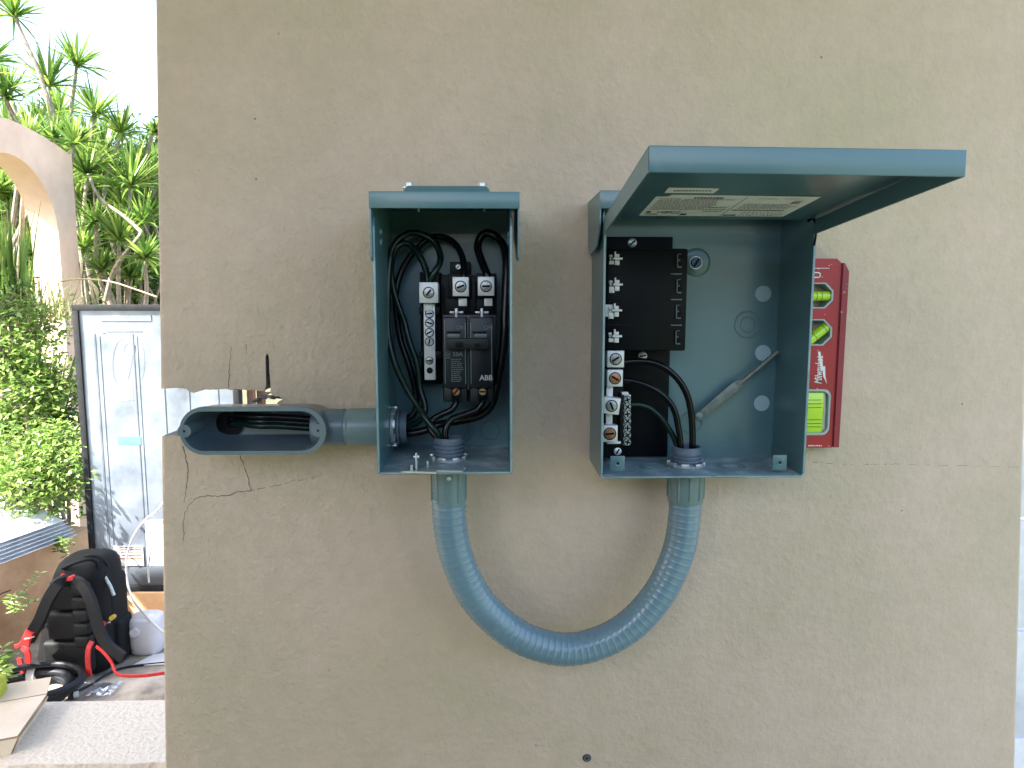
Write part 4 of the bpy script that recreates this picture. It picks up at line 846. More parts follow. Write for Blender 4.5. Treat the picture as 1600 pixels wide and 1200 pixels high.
p0 = W(1262, 676, vy); p1 = W(1263, 612, vy); mb = MB(); mb.box(p0.x-0.019, p0.x+0.019, vy-0.006, vy+0.006, p0.z, p1.z, 0, 0.003)
for py in (625, 631, 637, 656, 662, 667): q = W(1262, py, vy-0.006); mb.box(q.x-0.0194, q.x+0.0194, vy-0.0064, vy, q.z-0.0004, q.z+0.0004, 1)
mb.build('vial', ['vial', 'ink'], bd)
q0 = W(1286.5, 612, ly); q1 = W(1283, 676, ly); mb = MB(); mb.tube([W(1287, 610, vy), W(1287.5, 640, vy), W(1285.5, 675, vy)], 0.0024, 8); mb.build('vial_rim', 'whitehose', bd)
s_ = S(ly)
text_mesh('lettering', 'Milwaukee', 17*s_, W(1283.5, 600, ly-0.0003), Z, -X, 'white', bd, shear=0.3, bold=0.00015, xs=0.62)
mb = MB()
bolt = [(1278, 550), (1281.5, 549), (1286, 573), (1289, 572), (1289.5, 588), (1292, 600), (1286, 588), (1285, 578), (1282.5, 579)]
mb.prism([(W(x, y, ly).x, W(x, y, ly).z) for x, y in bolt], ly-0.0004, ly-0.0001); mb.build('lettering', 'white', bd, smooth=False)
text_mesh('lettering', 'U', 15*s_, W(1282, 435, ly-0.0003), Z, -X, 'white', bd, bold=0.0001)
mb = MB(); mb.pbox(1258, 418.6, 1296, 419.6, ly-0.0004, ly-0.0001, 0, 0)
for k in range(12):
    x_ = rnd.uniform(1262, 1300); y_ = rnd.choice([rnd.uniform(545, 607), rnd.uniform(484, 497), rnd.uniform(407, 438), rnd.uniform(683, 697)]); w_ = rnd.uniform(0.6, 2)
    mb.pbox(x_, y_, x_+w_, y_+rnd.uniform(0.6, 1.2), ly-0.0004, ly-0.0001, 0, 0)
for k in range(7): mb.pbox(1263+k*3.2, 695.5+rnd.uniform(-0.5, 0.5), 1265+k*3.2, 697.3, ly-0.0004, ly-0.0001, 0, 0)
mb.build('paint_chips', 'white', bd, smooth=False)

# ================================================================== GARDEN BACKDROP
# low tan wall on the left running away from us, and the kerb under the metal sheet
WX = -2.35
def rot15(b): bmesh.ops.rotate(b.bm, verts=b.bm.verts[:], cent=(WX, 2.98, 0), matrix=Matrix.Rotation(R(-15), 3, 'Z'))
mb = MB(); mb.box(WX-0.18, WX, -1.5, 3.10, GZ0-0.05, 0.285, bev=0.008)
lw = thing('low_wall', 'low weathered tan garden wall on the left, under the white sheets', 'wall', (WX-0.09, 1, GZ0))
rot15(mb); mb.build('wall_face', 'tan', lw)
mb = MB()
def cr2(pts, w_):
    P_ = []
    for (a, b) in zip(pts[:-1], pts[1:]):
        for i in range(6): t = i/6; P_.append(WP(a[0]+(b[0]-a[0])*t+rnd.uniform(-1, 1), a[1]+(b[1]-a[1])*t+rnd.uniform(-1, 1), (WX+0.001, 0, 0), X))
    mb.ribbon(P_, w_, up=(1, 0, 0))
cr2([(0, 920), (14, 908), (25, 925), (33, 932), (50, 922)], 0.006); rot15(mb); mb.build('crack', 'crack', lw, smooth=False)
mb = MB(); mb.box(WX+0.001, 1.2, 2.93, 3.12, GZ0-0.05, W(200, 927, 2.93).z, bev=0.006)
tag(mb.build('kerb', 'tan'), 'tan rendered kerb that the metal sheet stands on', 'kerb')
# galvanised sheet with rubber trim
PY = 2.96; PTh = 0.05
MP = thing('metal_sheet', 'tall galvanised metal sheet with black trim, marked 9 in a circle, behind the backpack', 'metal sheet', (W(250, 925, PY).x, PY, W(250, 925, PY).z))
qa = W(113, 476, PY); qb = W(388, 925, PY); px0, px1, pz1, pz0 = qa.x, qb.x, qa.z, W(250, 925, PY).z
mb = MB(); mb.box(px0+0.02, px1-0.02, PY, PY+PTh-0.004, pz0, pz1-0.02); mb.build('sheet', 'galv', MP)
mb = MB()
mb.box(px0, px0+0.032, PY-0.012, PY+PTh, pz0, pz1-0.0325, bev=0.002); mb.box(px1-0.032, px1, PY-0.012, PY+PTh, pz0, pz1-0.0325, bev=0.002); mb.box(px0, px1, PY-0.012, PY+PTh, pz1-0.032, pz1, bev=0.002); mb.box(px0+0.033, px1-0.033, PY-0.010, PY+PTh, pz0-0.001, pz0+0.04, bev=0.002)
mb.build('trim', 'rubber', MP)
mb = MB()
for x_, ya, yb in ((161, 522, 905), (168, 525, 905), (219, 522, 905), (225, 525, 905)): mb.pbox(x_-0.6, ya, x_+0.6, yb, PY-0.003, PY+0.001, 0, 0.001)
mb.pbox(158, 500.5, 236, 502, PY-0.003, PY+0.001, 1, 0.001); mb.pbox(160, 519.5, 164, 521, PY-0.003, PY+0.001, 1, 0.001); mb.pbox(166, 517, 222, 518, PY-0.003, PY+0.001, 1, 0.001); mb.pbox(159, 521, 160.2, 900, PY-0.003, PY+0.001, 1, 0.0005); mb.pbox(217.6, 521, 218.6, 900, PY-0.003, PY+0.001, 1, 0.0005)
mb.pbox(235.5, 492, 236.5, 501, PY-0.003, PY+0.001, 1, 0.0005)
mb.pbox(262, 521, 263.2, 900, PY-0.003, PY+0.001, 1, 0.0005); mb.pbox(300, 521, 301.2, 900, PY-0.003, PY+0.001, 1, 0.0005); mb.pbox(345, 521, 346, 900, PY-0.003, PY+0.001, 1, 0.0005)
mb.build('pressed_ridges', ['galv', 'galvgroove'], MP, smooth=False)
mb = MB(); mb.pbox(122, 886, 386, 913, PY-0.004, PY+0.001, 0, 0.001); mb.build('bottom_band', 'galvgroove', MP)
mb = MB()
circ = [W(203+27*math.cos(t), 570+42*math.sin(t), PY-0.001) for t in [R(200+i*12) for i in range(-6, 22)]]
mb.ribbon([W(192-16*math.sin(R(t))-0, 568-38*math.cos(R(t)), PY-0.0012) for t in range(0, 181, 12)], 0.004)
mb.ribbon([W(211+9*math.cos(R(t))-8, 546-9*math.sin(R(t)), PY-0.0012) for t in range(-20, 341, 15)]+[W(211, 540, PY-0.0012)], 0.004)
mb.ribbon([W(211, 539, PY-0.0012), W(206, 565, PY-0.0012), W(200, 594, PY-0.0012)], 0.005)
mb.ribbon([W(216+10*math.sin(R(t)), 565-33*math.cos(R(t)), PY-0.0012) for t in range(30, 160, 12)], 0.003)
mb.build('marker_nine', 'pencil', MP, smooth=False)
mb = MB(); mb.pbox(188, 605, 207.5, 625, PY-0.002, PY-0.0003, 0, 0); mb.build('paper_patch', 'offwhite', MP, smooth=False); mb = MB(); mb.pbox(228, 812, 262, 884, PY-0.002, PY-0.0003, 0, 0); mb.build('paper_patch', 'offwhite', MP, smooth=False)
mb = MB(); mb.pbox(184, 682, 220, 694, PY-0.0025, PY-0.0003, 0, 0); mb.build('tape', 'cyan', MP, smooth=False)
mb = MB(); mb.pbox(178, 853, 224, 884, PY-0.0065, PY-0.0045, 0, 0); st = mb.build('sticker', 'offwhite', MP, smooth=False)
mb = MB()
for y_ in (854.5, 862, 872): mb.pbox(188, y_, 222, y_+1.6, PY-0.0072, PY-0.0066, 0, 0)
mb.build('print_lines', 'rust', st, smooth=False)
mb = MB(); mb.pbox(182, 866, 187, 871, PY-0.0072, PY-0.0066, 0, 0); mb.pbox(190, 858, 221, 859.4, PY-0.0072, PY-0.0066, 0, 0); mb.pbox(190, 867, 221, 868.4, PY-0.0072, PY-0.0066, 0, 0); mb.build('print_lines', 'ink', st, smooth=False)
mb = MB(); a = W(387, 700, 3.0); b = W(398, 700, 3.0); mb.box(a.x, b.x, 3.02, 3.06, GZ0, 1.5, bev=0.004); mb.box(a.x+0.04, b.x+0.05, 3.065, 3.075, 0.9, 1.4, bev=0.002)
tag(mb.build('timber_post', 'wood'), 'brown timber post seen through the slot beside the metal sheet', 'post')
# white hoses hanging in front of the sheet
def ptube(name, pts, r, mat, label, cat, y=None, closed=False, seg=10):
    mb = MB(); mb.tube(spline([W(*p) for p in pts], 8), r, seg); return tag(mb.build(name, mat), label, cat)
ptube('white_hose', [(262, 775, 2.86), (246, 797, 2.84), (228, 812, 2.82), (212, 832, 2.80), (201, 858, 2.78), (197, 885, 2.74), (200, 915, 2.68), (210, 940, 2.60), (228, 962, 2.52), (250, 983, 2.45), (285, 1010, 2.40)], 0.0065, 'whitehose', 'thicker white hose curving down past the sticker to the jug', 'hose')
ptube('white_hose', [(270, 790, 2.90), (254, 815, 2.90), (242, 838, 2.90), (234, 868, 2.90), (232, 890, 2.90), (233, 910, 2.90)], 0.0052, 'whitehose', 'thin white hose hanging short beside the stucco wall edge', 'hose')
# stacked white corrugated sheets on the low wall
for k in range(6):
    mb = MB(); prof = []; zz = 0.289+k*0.017; nxt = 22; xa = WX-0.50+k*0.012; xb = WX+0.060-k*0.010
    for i in range(nxt+1):
        t = i/nxt; ph = (t*3+0.3) % 1.0; hgt = 0.011 if 0.25 < ph < 0.55 else 0.0; prof.append((xa+(xb-xa)*t, hgt+0.14*(1-t)))
    ya, yb = 0.9+k*0.02, 2.935-k*0.004; za, zb_ = zz-0.01+0.012*k*0.0, zz+0.0
    vs = []
    for (yy, dz) in ((ya, 0.01), (yb, 0.0)):
        for (x_, h_) in prof: vs.append((x_, yy, zz+h_+dz))
        for (x_, h_) in prof[::-1]: vs.append((x_, yy, zz+h_+dz-0.0045))
    m_ = 2*len(prof); fs = [(i, (i+1) % m_, m_+(i+1) % m_, m_+i) for i in range(m_)]
    for i in range(len(prof)-1): fs += [(i, i+1, m_-2-i, m_-1-i), (m_+m_-1-i, m_+m_-2-i, m_+i+1, m_+i)]
    mb.add(vs, fs)
    lab = ['white corrugated sheet at the bottom of the stack on the low wall', 'second white corrugated sheet from the bottom of the stack', 'third white corrugated sheet from the bottom of the stack', 'third white corrugated sheet from the top of the stack', 'second white corrugated sheet from the top of the stack', 'topmost white corrugated sheet of the stack on the low wall'][k]
    rot15(mb); tag(mb.build('corrugated_sheet', 'whitemetal', smooth=False), lab, 'metal sheet', 'corrugated sheets stacked on the low wall')
# arch wall, runs away from us at x = -3.2
AX = -3.22; AT = 0.20
def aw(px, py): p = WP(px, py, (AX, 0, 0), X); return (p.y, p.z)
yend, ztp = aw(112, 243); ztl = aw(0, 205)
inner = [aw(95, 520)[0]]; yj = aw(95.5, 420)[0]
crown = aw(14, 240); rad = yj-crown[0]; zsp = aw(95.5, 372)[1]
arch = []
hz_ = crown[1]-zsp
for k in range(0, 25): t = math.pi*k/24; arch.append((crown[0]+rad*math.cos(t), zsp+hz_*math.sin(t)))
outl = [(yend, GZ0-0.05), (yend, ztp)]
for k in range(1, 9): t = k/8; outl.append((yend+(crown[0]-yend)*t, ztp+(0.10)*math.sin(t*math.pi/2)))
outl += [(2*crown[0]-yend, ztp), (2*crown[0]-yend, GZ0-0.05), (crown[0]-rad, GZ0-0.05)]+arch[::-1]+[(yj, GZ0-0.05)]
mb = MB(); mb.holed([(p[0], p[1]) for p in outl], [], AX, AX-AT)
for v in mb.bm.verts: v.co = Vector((v.co.y, v.co.x, v.co.z))
tag(mb.build('arch_wall', 'peach'), 'pale peach rendered garden arch at the far left among the plants', 'arch')

# ---- backpack
BP = thing('backpack', 'black backpack with red straps and pulls standing in front of the metal sheet', 'backpack', (-1.98, 2.45, GZ0))
def loft(levels, n=28, e=3.2, m=0):
    vs = []
    for (z, cx, cy, hw, hd) in levels:
        for k in range(n):
            t = 2*math.pi*k/n; c, s_ = math.cos(t), math.sin(t)
            vs.append(Vector((cx+hw*math.copysign(abs(c)**(2/e), c), cy+hd*math.copysign(abs(s_)**(2/e), s_), z)))
    L_ = len(levels); fs = [(i*n+k, i*n+(k+1) % n, (i+1)*n+(k+1) % n, (i+1)*n+k) for i in range(L_-1) for k in range(n)]
    return vs, fs+[tuple(range(n-1, -1, -1)), tuple(range((L_-1)*n, L_*n))]
mb = MB(); by = 2.28
def bx(px, py): return W(px, py, by)
zb0 = GZ0+0.004; ztopb = bx(120, 884).z; hB = ztopb-zb0
lev = []
for t, l, r_, d_ in ((0, 48, 152, 0.13), (0.03, 44, 157, 0.145), (0.15, 45, 158, 0.155), (0.4, 54, 158, 0.155), (0.6, 62, 158, 0.15), (0.75, 69, 158, 0.145), (0.88, 77, 156, 0.13), (0.95, 83, 152, 0.115), (0.985, 90, 146, 0.09), (1.0, 100, 136, 0.06)):
    z = zb0+hB*t; l -= 5; xa = W(l, 1000, by).x; xb = W(r_, 1000, by).x
    lev.append((z, (xa+xb)/2, by+0.15+0.02*t, (xb-xa)/2, d_))
vs, fs = loft(lev); mb.add(vs, fs); mb.build('body', 'fabric', BP, ang=70)
# front (back-panel) padding
mb = MB()
for (l0, l1, ta, tb_) in ((86, 134, 0.62, 0.88), (78, 138, 0.36, 0.60), (68, 144, 0.06, 0.34)):
    xa = W(l0, 1000, by).x; xb = W(l1, 1000, by).x
    mb.box(xa, xb, by-0.022, by+0.03, zb0+hB*ta, zb0+hB*tb_, 0, 0.018, 3)
for k in range(5): xa = W(122, 1000, by).x; mb.box(xa, xa+0.075, by-0.038, by+0.01, zb0+hB*(0.30+k*0.115), zb0+hB*(0.40+k*0.115), 0, 0.012, 3)
mb.build('back_panel', 'mesh_fabric', BP)
def strap(pts, w_, th, mat, name='strap'):
    mb = MB(); mb.tube(spline([W(*p) for p in pts], 6), 1.0, 10, flat=(w_/2, th/2)); return mb.build(name, mat, BP)
mb = MB()
def band(pts, w_, th, mat, name, up=(0, -1, 0)):
    P_ = spline([W(*p) for p in pts], 6); mb = MB(); n_ = len(P_); vs = []; u_ = Vector(up)
    for i in range(n_):
        t = (P_[min(i+1, n_-1)]-P_[max(i-1, 0)]).normalized(); sd_ = t.cross(u_).normalized(); nn_ = sd_.cross(t).normalized()
        for a_, b_ in ((-1, -0.6), (-0.8, 1), (0.8, 1), (1, -0.6)): vs.append(P_[i]+sd_*w_/2*a_+nn_*th/2*b_)
    fs = [(i*4+k, i*4+(k+1) % 4, (i+1)*4+(k+1) % 4, (i+1)*4+k) for i in range(n_-1) for k in range(4)]+[(0, 1, 2, 3), tuple(range(4*n_-1, 4*n_-5, -1))]
    mb.add(vs, fs); return mb.build(name, mat, BP, ang=50)
band([(108, 906, by-0.02), (92, 912, by-0.06), (80, 928, by-0.075), (70, 948, by-0.08), (62, 968, by-0.085), (52, 985, by-0.085), (44, 1000, by-0.08)], 0.058, 0.02, 'mesh_fabric', 'shoulder_strap')
band([(112, 906, by-0.02), (128, 914, by-0.05), (140, 935, by-0.065), (147, 958, by-0.07), (155, 985, by-0.075), (168, 1008, by-0.09), (192, 1028, by-0.12)], 0.055, 0.02, 'mesh_fabric', 'shoulder_strap')
band([(47, 986, by-0.10), (42, 997, by-0.105), (39, 1008, by-0.10)], 0.042, 0.010, 'redweb', 'red_patch')
band([(34, 1012, by-0.10), (41, 1016, by-0.105), (44, 1026, by-0.10), (43, 1036, by-0.09)], 0.030, 0.007, 'redweb', 'red_webbing')
band([(30, 1028, by-0.08), (33, 1042, by-0.08), (36, 1054, by-0.08)], 0.026, 0.007, 'redweb', 'red_webbing')
band([(24, 1010, by-0.08), (30, 1008, by-0.09), (38, 1000, by-0.09)], 0.018, 0.007, 'redweb', 'red_webbing')
band([(144, 1002, by-0.06), (138, 1014, by-0.08), (137, 1034, by-0.09), (140, 1057, by-0.10)], 0.024, 0.008, 'redweb', 'red_webbing')
band([(150, 1010, by-0.08), (160, 1018, by-0.10), (172, 1032, by-0.12), (176, 1040, by-0.13), (180, 1050, by-0.16), (192, 1056, by-0.2), (225, 1056, by-0.21), (262, 1051, by-0.2)], 0.016, 0.004, 'redweb', 'red_webbing')
band([(96, 898, by-0.03), (102, 904, by-0.035), (110, 904, by-0.035), (118, 901, by-0.03)], 0.022, 0.012, 'redweb', 'red_pull')
text_mesh('lettering', 'Milwaukee', 0.012, W(37, 1000, by-0.115), (1, 0, 0.25), Z, 'white', BP, shear=0.3)
mb = MB(); mb.tube(spline([W(98, 888, by+0.05), W(118, 879, by+0.02), W(138, 874, by+0.02), (W(150, 878, by+0.05)), W(153, 890, by+0.09)], 6), 0.009, 10); mb.tube(spline([W(120, 888, by+0.12), W(128, 872, by+0.12), W(150, 868, by+0.12), W(165, 880, by+0.12), W(170, 895, by+0.14)], 6), 0.008, 10); mb.build('carry_handle', 'fabric', BP)
# side pocket & rear compartment, tool tips
xs_ = W(150, 1000, by).x
mb = MB(); mb.box(xs_-0.04, xs_+0.030, by+0.10, by+0.27, zb0, zb0+hB*0.80, 0, 0.03, 3); mb.box(xs_-0.05, xs_+0.048, by+0.12, by+0.26, zb0, zb0+hB*0.40, 0, 0.02, 3); mb.build('side_pocket', 'fabric', BP)
mb = MB(); mb.tube([W(163, 900, by+0.1), W(172, 915, by+0.08), W(178, 930, by+0.08)], 0.008, 8); mb.build('zip_pull', 'zinc', BP)
mb = MB(); mb.tube([W(161, 975, by+0.05), W(172, 972, by+0.05)], 0.004, 8); mb.cyl(W(174, 966, by+0.03), W(178, 963, by+0.08), 0.011, seg=14, m=1); mb.cyl(W(157, 975, by+0.03), W(163, 975, by+0.03), 0.014, seg=14, m=2); mb.build('pocket_tool', ['zinc', 'yellow', 'redweb'], BP)
# ---- white jug
JG = thing('plastic_jug', 'milky white plastic jug lying beside the right of the backpack', 'jug', W(218, 1028, 2.5))
mb = MB(); j0 = W(190, 972, 2.48); j1 = W(246, 1027, 2.48)
vs, fs = loft([(j1.z+(j0.z-j1.z)*t, (j0.x+j1.x)/2+0.006*(1-t), 2.56, (j1.x-j0.x)/2*s1, 0.075*s1) for t, s1 in ((0, 0.82), (0.06, 0.93), (0.3, 1.0), (0.6, 1.0), (0.85, 0.99), (0.94, 0.93), (1, 0.84))]); mb.add(vs, fs); mb.build('body', 'jug', JG, ang=60)
c = W(212, 988, 2.49); mb = MB(); mb.lathe(c+Vector((0, 0.01, 0)), (0, -1, 0.2), [(0, 0.03), (0.012, 0.026), (0.016, 0.022), (0.03, 0.021), (0.03, 0.001)], 20); mb.build('cap', 'jug', JG)
# ---- coil of black pipe
CO = MB(); cc = GZ(28, 1090, GZ0+0.03)
pts_ = []
for i in range(5*28+1):
    t = i/28; a_ = 2*math.pi*t; r_ = 0.19+0.016*math.sin(t*2.4)+0.012*t/5; pts_.append(cc+Vector((math.cos(a_)*r_+0.018*t, math.sin(a_)*r_*0.85, 0.018*t+0.008*math.sin(a_*1.0+t))))
CO.tube(pts_, 0.0155, 12)
tag(CO.build('pipe_coil', 'blackpipe'), 'coil of black pipe on the ground behind the cardboard', 'pipe coil')
mb = MB(); p = W(17, 1062, cc.y+0.12); mb.lathe(cc+Vector((-0.045, 0.158, 0.02)), (1, 0.2, 0), [(0, 0.02), (0, 0.048), (0.03, 0.048), (0.03, 0.02)], 20); tag(mb.build('tape_band', 'offwhite'), 'white tape band wrapped round the black pipe coil', 'tape')
g = GZ0
mb = MB(); mb.tube(spline([GZ(112, 1092, g+0.01), GZ(122, 1080, g+0.008), GZ(145, 1068, g+0.006), GZ(170, 1052, g+0.006), GZ(200, 1042, g+0.006), GZ(262, 1035, g+0.006)], 8), 0.006, 8); mb.cyl(GZ(110, 1090, g+0.02), GZ(118, 1078, g+0.02), 0.011, seg=10, m=0)
tag(mb.build('black_cable', 'blackpipe'), 'thin black cable running along the ground from the coil to the wall', 'cable')
mb = MB(); q = GZ(115, 1086, g+0.02); mb.lathe(q, (1, 0.5, 0), [(0, 0.004), (0, 0.014), (0.02, 0.014), (0.02, 0.004)], 14); tag(mb.build('white_clip', 'offwhite'), 'small white clip at the end of the black cable', 'clip')
# crumpled plastic film and a pale paper on the ground
mb = MB(); c = GZ(160, 1080, g+0.004); grid = []
for i in range(9):
    for j in range(7): grid.append(c+Vector(((i-4)*0.016+rnd.uniform(-0.006, 0.006), (j-3)*0.018+rnd.uniform(-0.006, 0.006), 0.004+abs(rnd.gauss(0, 0.006)))))
mb.add(grid, [(i*7+j, i*7+j+1, (i+1)*7+j+1, (i+1)*7+j) for i in range(8) for j in range(6)])
film = pmat('clear_film', (0.7, 0.72, 0.74), None, 0.12, trans=0.75); M['film'] = film
tag(mb.build('plastic_film', 'film', smooth=False), 'crumpled clear plastic film on the ground below the backpack', 'plastic wrap')
mb = MB(); qs = [GZ(206, 1041, g+0.004), GZ(240, 1023, g+0.004), GZ(275, 1020, g+0.004), GZ(275, 1038, g+0.004)]; mb.add(qs+[q_+Z*0.004 for q_ in qs], [(3, 2, 1, 0), (4, 5, 6, 7)]+[(i, (i+1) % 4, 4+(i+1) % 4, 4+i) for i in range(4)]); tag(mb.build('paper_sheet', 'offwhite', smooth=False), 'flat white sheet on the ground at the foot of the jug', 'paper')
# ---- cardboard at the lower left
CBD = thing('cardboard_box', 'pale cardboard box with a folded flap resting on the ledge, lower left corner', 'cardboard box', GZ(10, 1150, lz))
zc_ = lz+0.05
def slab(name, quad, th=0.005):
    mb = MB(); qs = [Vector(q) for q in quad]; nv = (qs[1]-qs[0]).cross(qs[2]-qs[0]).normalized()
    if nv.z < 0: nv = -nv
    mb.hexa([q-nv*th for q in qs]+qs, 0); o_ = mb.build(name, ['card', 'cardcore'], CBD, smooth=False)
    for p_ in o_.data.polygons:
        if abs(p_.normal.dot(nv)) < 0.5: p_.material_index = 1
def ext(q, p, k): return Vector(q)+(Vector(q)-Vector(p))*k
b1, b2, b3, b4 = GZ(-60, 1108, zc_), GZ(73, 1084.5, zc_), GZ(27, 1150, zc_), GZ(-60, 1166, zc_)
slab('top_panel', [b4, b3, b2, b1])
t1, t2 = GZ(-60, 1080, zc_+0.03), GZ(80, 1057.5, zc_+0.03)
slab('flap', [b1+Z*0.002, b2+Z*0.002, t2, t1])
s1_, s2_ = GZ(-60, 1236, lz+0.004), GZ(2, 1212, lz+0.004)
s1_ = W(-60, 1225, b4.y-0.03); s2_ = W(2, 1212, b3.y-0.03)
slab('side_panel', [b4-Z*0.006, b3-Z*0.006, s2_, s1_])
slab('end_panel', [b3-Z*0.006+X*0.001, b2-Z*0.006, Vector((b2.x-0.02, b2.y, lz+0.003)), Vector((b3.x-0.02, b3.y, lz+0.003))])
mb = MB(); q0 = GZ(-14, 1090, zc_+0.006); q = W(5.5, 1105, q0.y); mb.box(q.x-0.07, q.x, q.y-0.03, q.y+0.03, zc_+0.006, zc_+0.075, bev=0.008)
tag(mb.build('sponge', 'lime'), 'yellow green sponge on the cardboard, cut off by the left edge of the photo', 'sponge')

# ================================================================== PLANTS
class Leaves:
    def __init__(s): s.v = []; s.f = []
    def blade(s, o, d, L_, w_, droop=0.3, seg=4, twist=0.0):
        d = d.normalized(); sd_ = d.cross(Z)
        if sd_.length < 0.1: sd_ = d.cross(X)
        sd_.normalize(); sd_ = (sd_*math.cos(twist)+d.cross(sd_)*math.sin(twist)); p = Vector(o); dd = d.copy(); b0 = len(s.v)
        for i in range(seg+1):
            t = i/seg; ww = w_*(0.55+0.9*t if t < 0.4 else (1-t)*1.5)*0.5
            if i == seg: ww = w_*0.03
            s.v += [tuple(p-sd_*ww), tuple(p+sd_*ww)]
            dd = (dd+Vector((0, 0, -droop*t*0.8/seg*2))).normalized(); p = p+dd*L_/seg
        for i in range(seg): a = b0+2*i; s.f.append((a, a+1, a+3, a+2))
    def leaf(s, o, d, n_, L_, w_):
        d = d.normalized(); sd_ = d.cross(n_)
        if sd_.length < 0.05: sd_ = d.cross(X)
        sd_.normalize(); nn_ = sd_.cross(d); b0 = len(s.v); o = Vector(o)
        s.v += [tuple(o), tuple(o+d*L_*0.45+sd_*w_*0.5+nn_*w_*0.12), tuple(o+d*L_), tuple(o+d*L_*0.45-sd_*w_*0.5+nn_*w_*0.12)]
        s.f += [(b0, b0+1, b0+2, b0+3)]
    def build(s, name, mat, parent=None):
        me = bpy.data.meshes.new(name); me.from_pydata(s.v, [], s.f); me.update(); return link_mesh(name, me, [mat], parent)
rd = random.Random(11)
def rosette(Lv, c, r_, up=Vector((0, 0, 1)), nb=46, w_=0.024):
    for k in range(nb):
        a_ = rd.uniform(0, 2*math.pi); el = R(rd.triangular(-35, 88, 45)); u_, v_ = frame(up)
        d = up*math.sin(el)+(u_*math.cos(a_)+v_*math.sin(a_))*math.cos(el)
        Lv.blade(c-up*rd.uniform(0, 0.12)*r_, d, r_*rd.uniform(0.75, 1.15), w_*rd.uniform(0.7, 1.2), droop=rd.uniform(0.05, 0.45) if el > 0.5 else rd.uniform(0.4, 0.9), twist=rd.uniform(-0.5, 0.5))
def dracaena(label, base, ros, group='strap leaved trees behind the arch', lim=0.022):
    t = thing('dracaena_tree', label, 'tree', base, group); Lv = Leaves(); tr = MB(); base = Vector(base)
    for (px, py, yy, rp) in ros:
        c = W(px, py, yy); r_ = rp*S(yy)*1.12; lean = Vector((rd.uniform(-0.3, 0.3), rd.uniform(-0.3, 0.1), 1)).normalized()
        rosette(Lv, c, r_, lean, nb=74, w_=0.030)
        m1 = base.lerp(c, 0.35)+Vector((rd.uniform(-0.25, 0.25), rd.uniform(-0.2, 0.2), 0.15)); m2 = c-lean*0.35*max(0.4, c.z-base.z)*0.6+Vector((rd.uniform(-.05, .05), 0, 0))
        P_ = spline([base, m1, m2, c], 6); n_ = len(P_); tr.tube(P_, [lim*0.9*(1-i/n_)+lim*0.5 for i in range(n_)], 7)
    tr.build('trunk', 'bark', t); Lv.build('crown', 'blade', t); return t
gz = GZ0-0.06
dracaena('strap leaved tree with the tallest tufts against the white sky', (W(90, 465, 5.2).x, 5.2, gz), [(76, 128, 5.2, 62), (120, 98, 5.4, 50), (22, 22, 5.0, 48), (84, 215, 5.0, 44), (116, 222, 4.8, 46), (46, 215, 4.6, 44)])
dracaena('strap leaved tree with tufts between the tall sky tufts and the wall', (W(170, 465, 5.6).x, 5.6, gz), [(148, 176, 5.8, 56), (190, 205, 5.6, 46), (136, 268, 5.2, 60), (204, 288, 5.0, 62), (240, 205, 5.8, 22), (165, 240, 6.0, 50), (222, 262, 6.0, 42)])
dracaena('strap leaved tree whose tufts crowd the left edge above the arch', (W(-20, 465, 5.4).x, 5.4, gz), [(8, 150, 5.4, 52), (-20, 90, 5.3, 60), (10, 205, 5.8, 52), (20, 260, 6.2, 50), (12, 310, 6.0, 40), (40, 330, 6.4, 44), (14, 135, 6.2, 40)])
dracaena('strap leaved tree with low tufts just above the metal sheet', (W(190, 465, 4.6).x, 4.6, gz), [(186, 372, 4.7, 52), (222, 345, 4.9, 48), (150, 345, 5.0, 46), (226, 400, 4.5, 42), (132, 385, 5.2, 44), (160, 420, 4.9, 36), (205, 430, 5.0, 36)])
fill = [(rd.uniform(112, 245), rd.uniform(250, 455), rd.uniform(5.4, 6.8), rd.uniform(36, 56)) for _ in range(34)]
dracaena('dense low strap leaved tree filling the shade behind the bare branch', (W(200, 465, 5.9).x, 5.9, gz), fill, lim=0.012)
fill = [(rd.uniform(-20, 90), rd.uniform(250, 470), rd.uniform(5.6, 7.0), rd.uniform(36, 56)) for _ in range(24)]
dracaena('strap leaved tree seen inside the opening of the arch', (W(20, 465, 6.3).x, 6.3, gz), fill, lim=0.012)
fill = [(rd.uniform(40, 215), rd.uniform(150, 265) + 0, rd.uniform(6.2, 7.2), rd.uniform(34, 52)) for _ in range(16)]
fill = [f for f in fill if f[1] > 90+0.75*max(0, f[0]-60)]
dracaena('farther strap leaved tree crowding behind the tall tufts', (W(120, 465, 6.7).x, 6.7, gz), fill, lim=0.012)
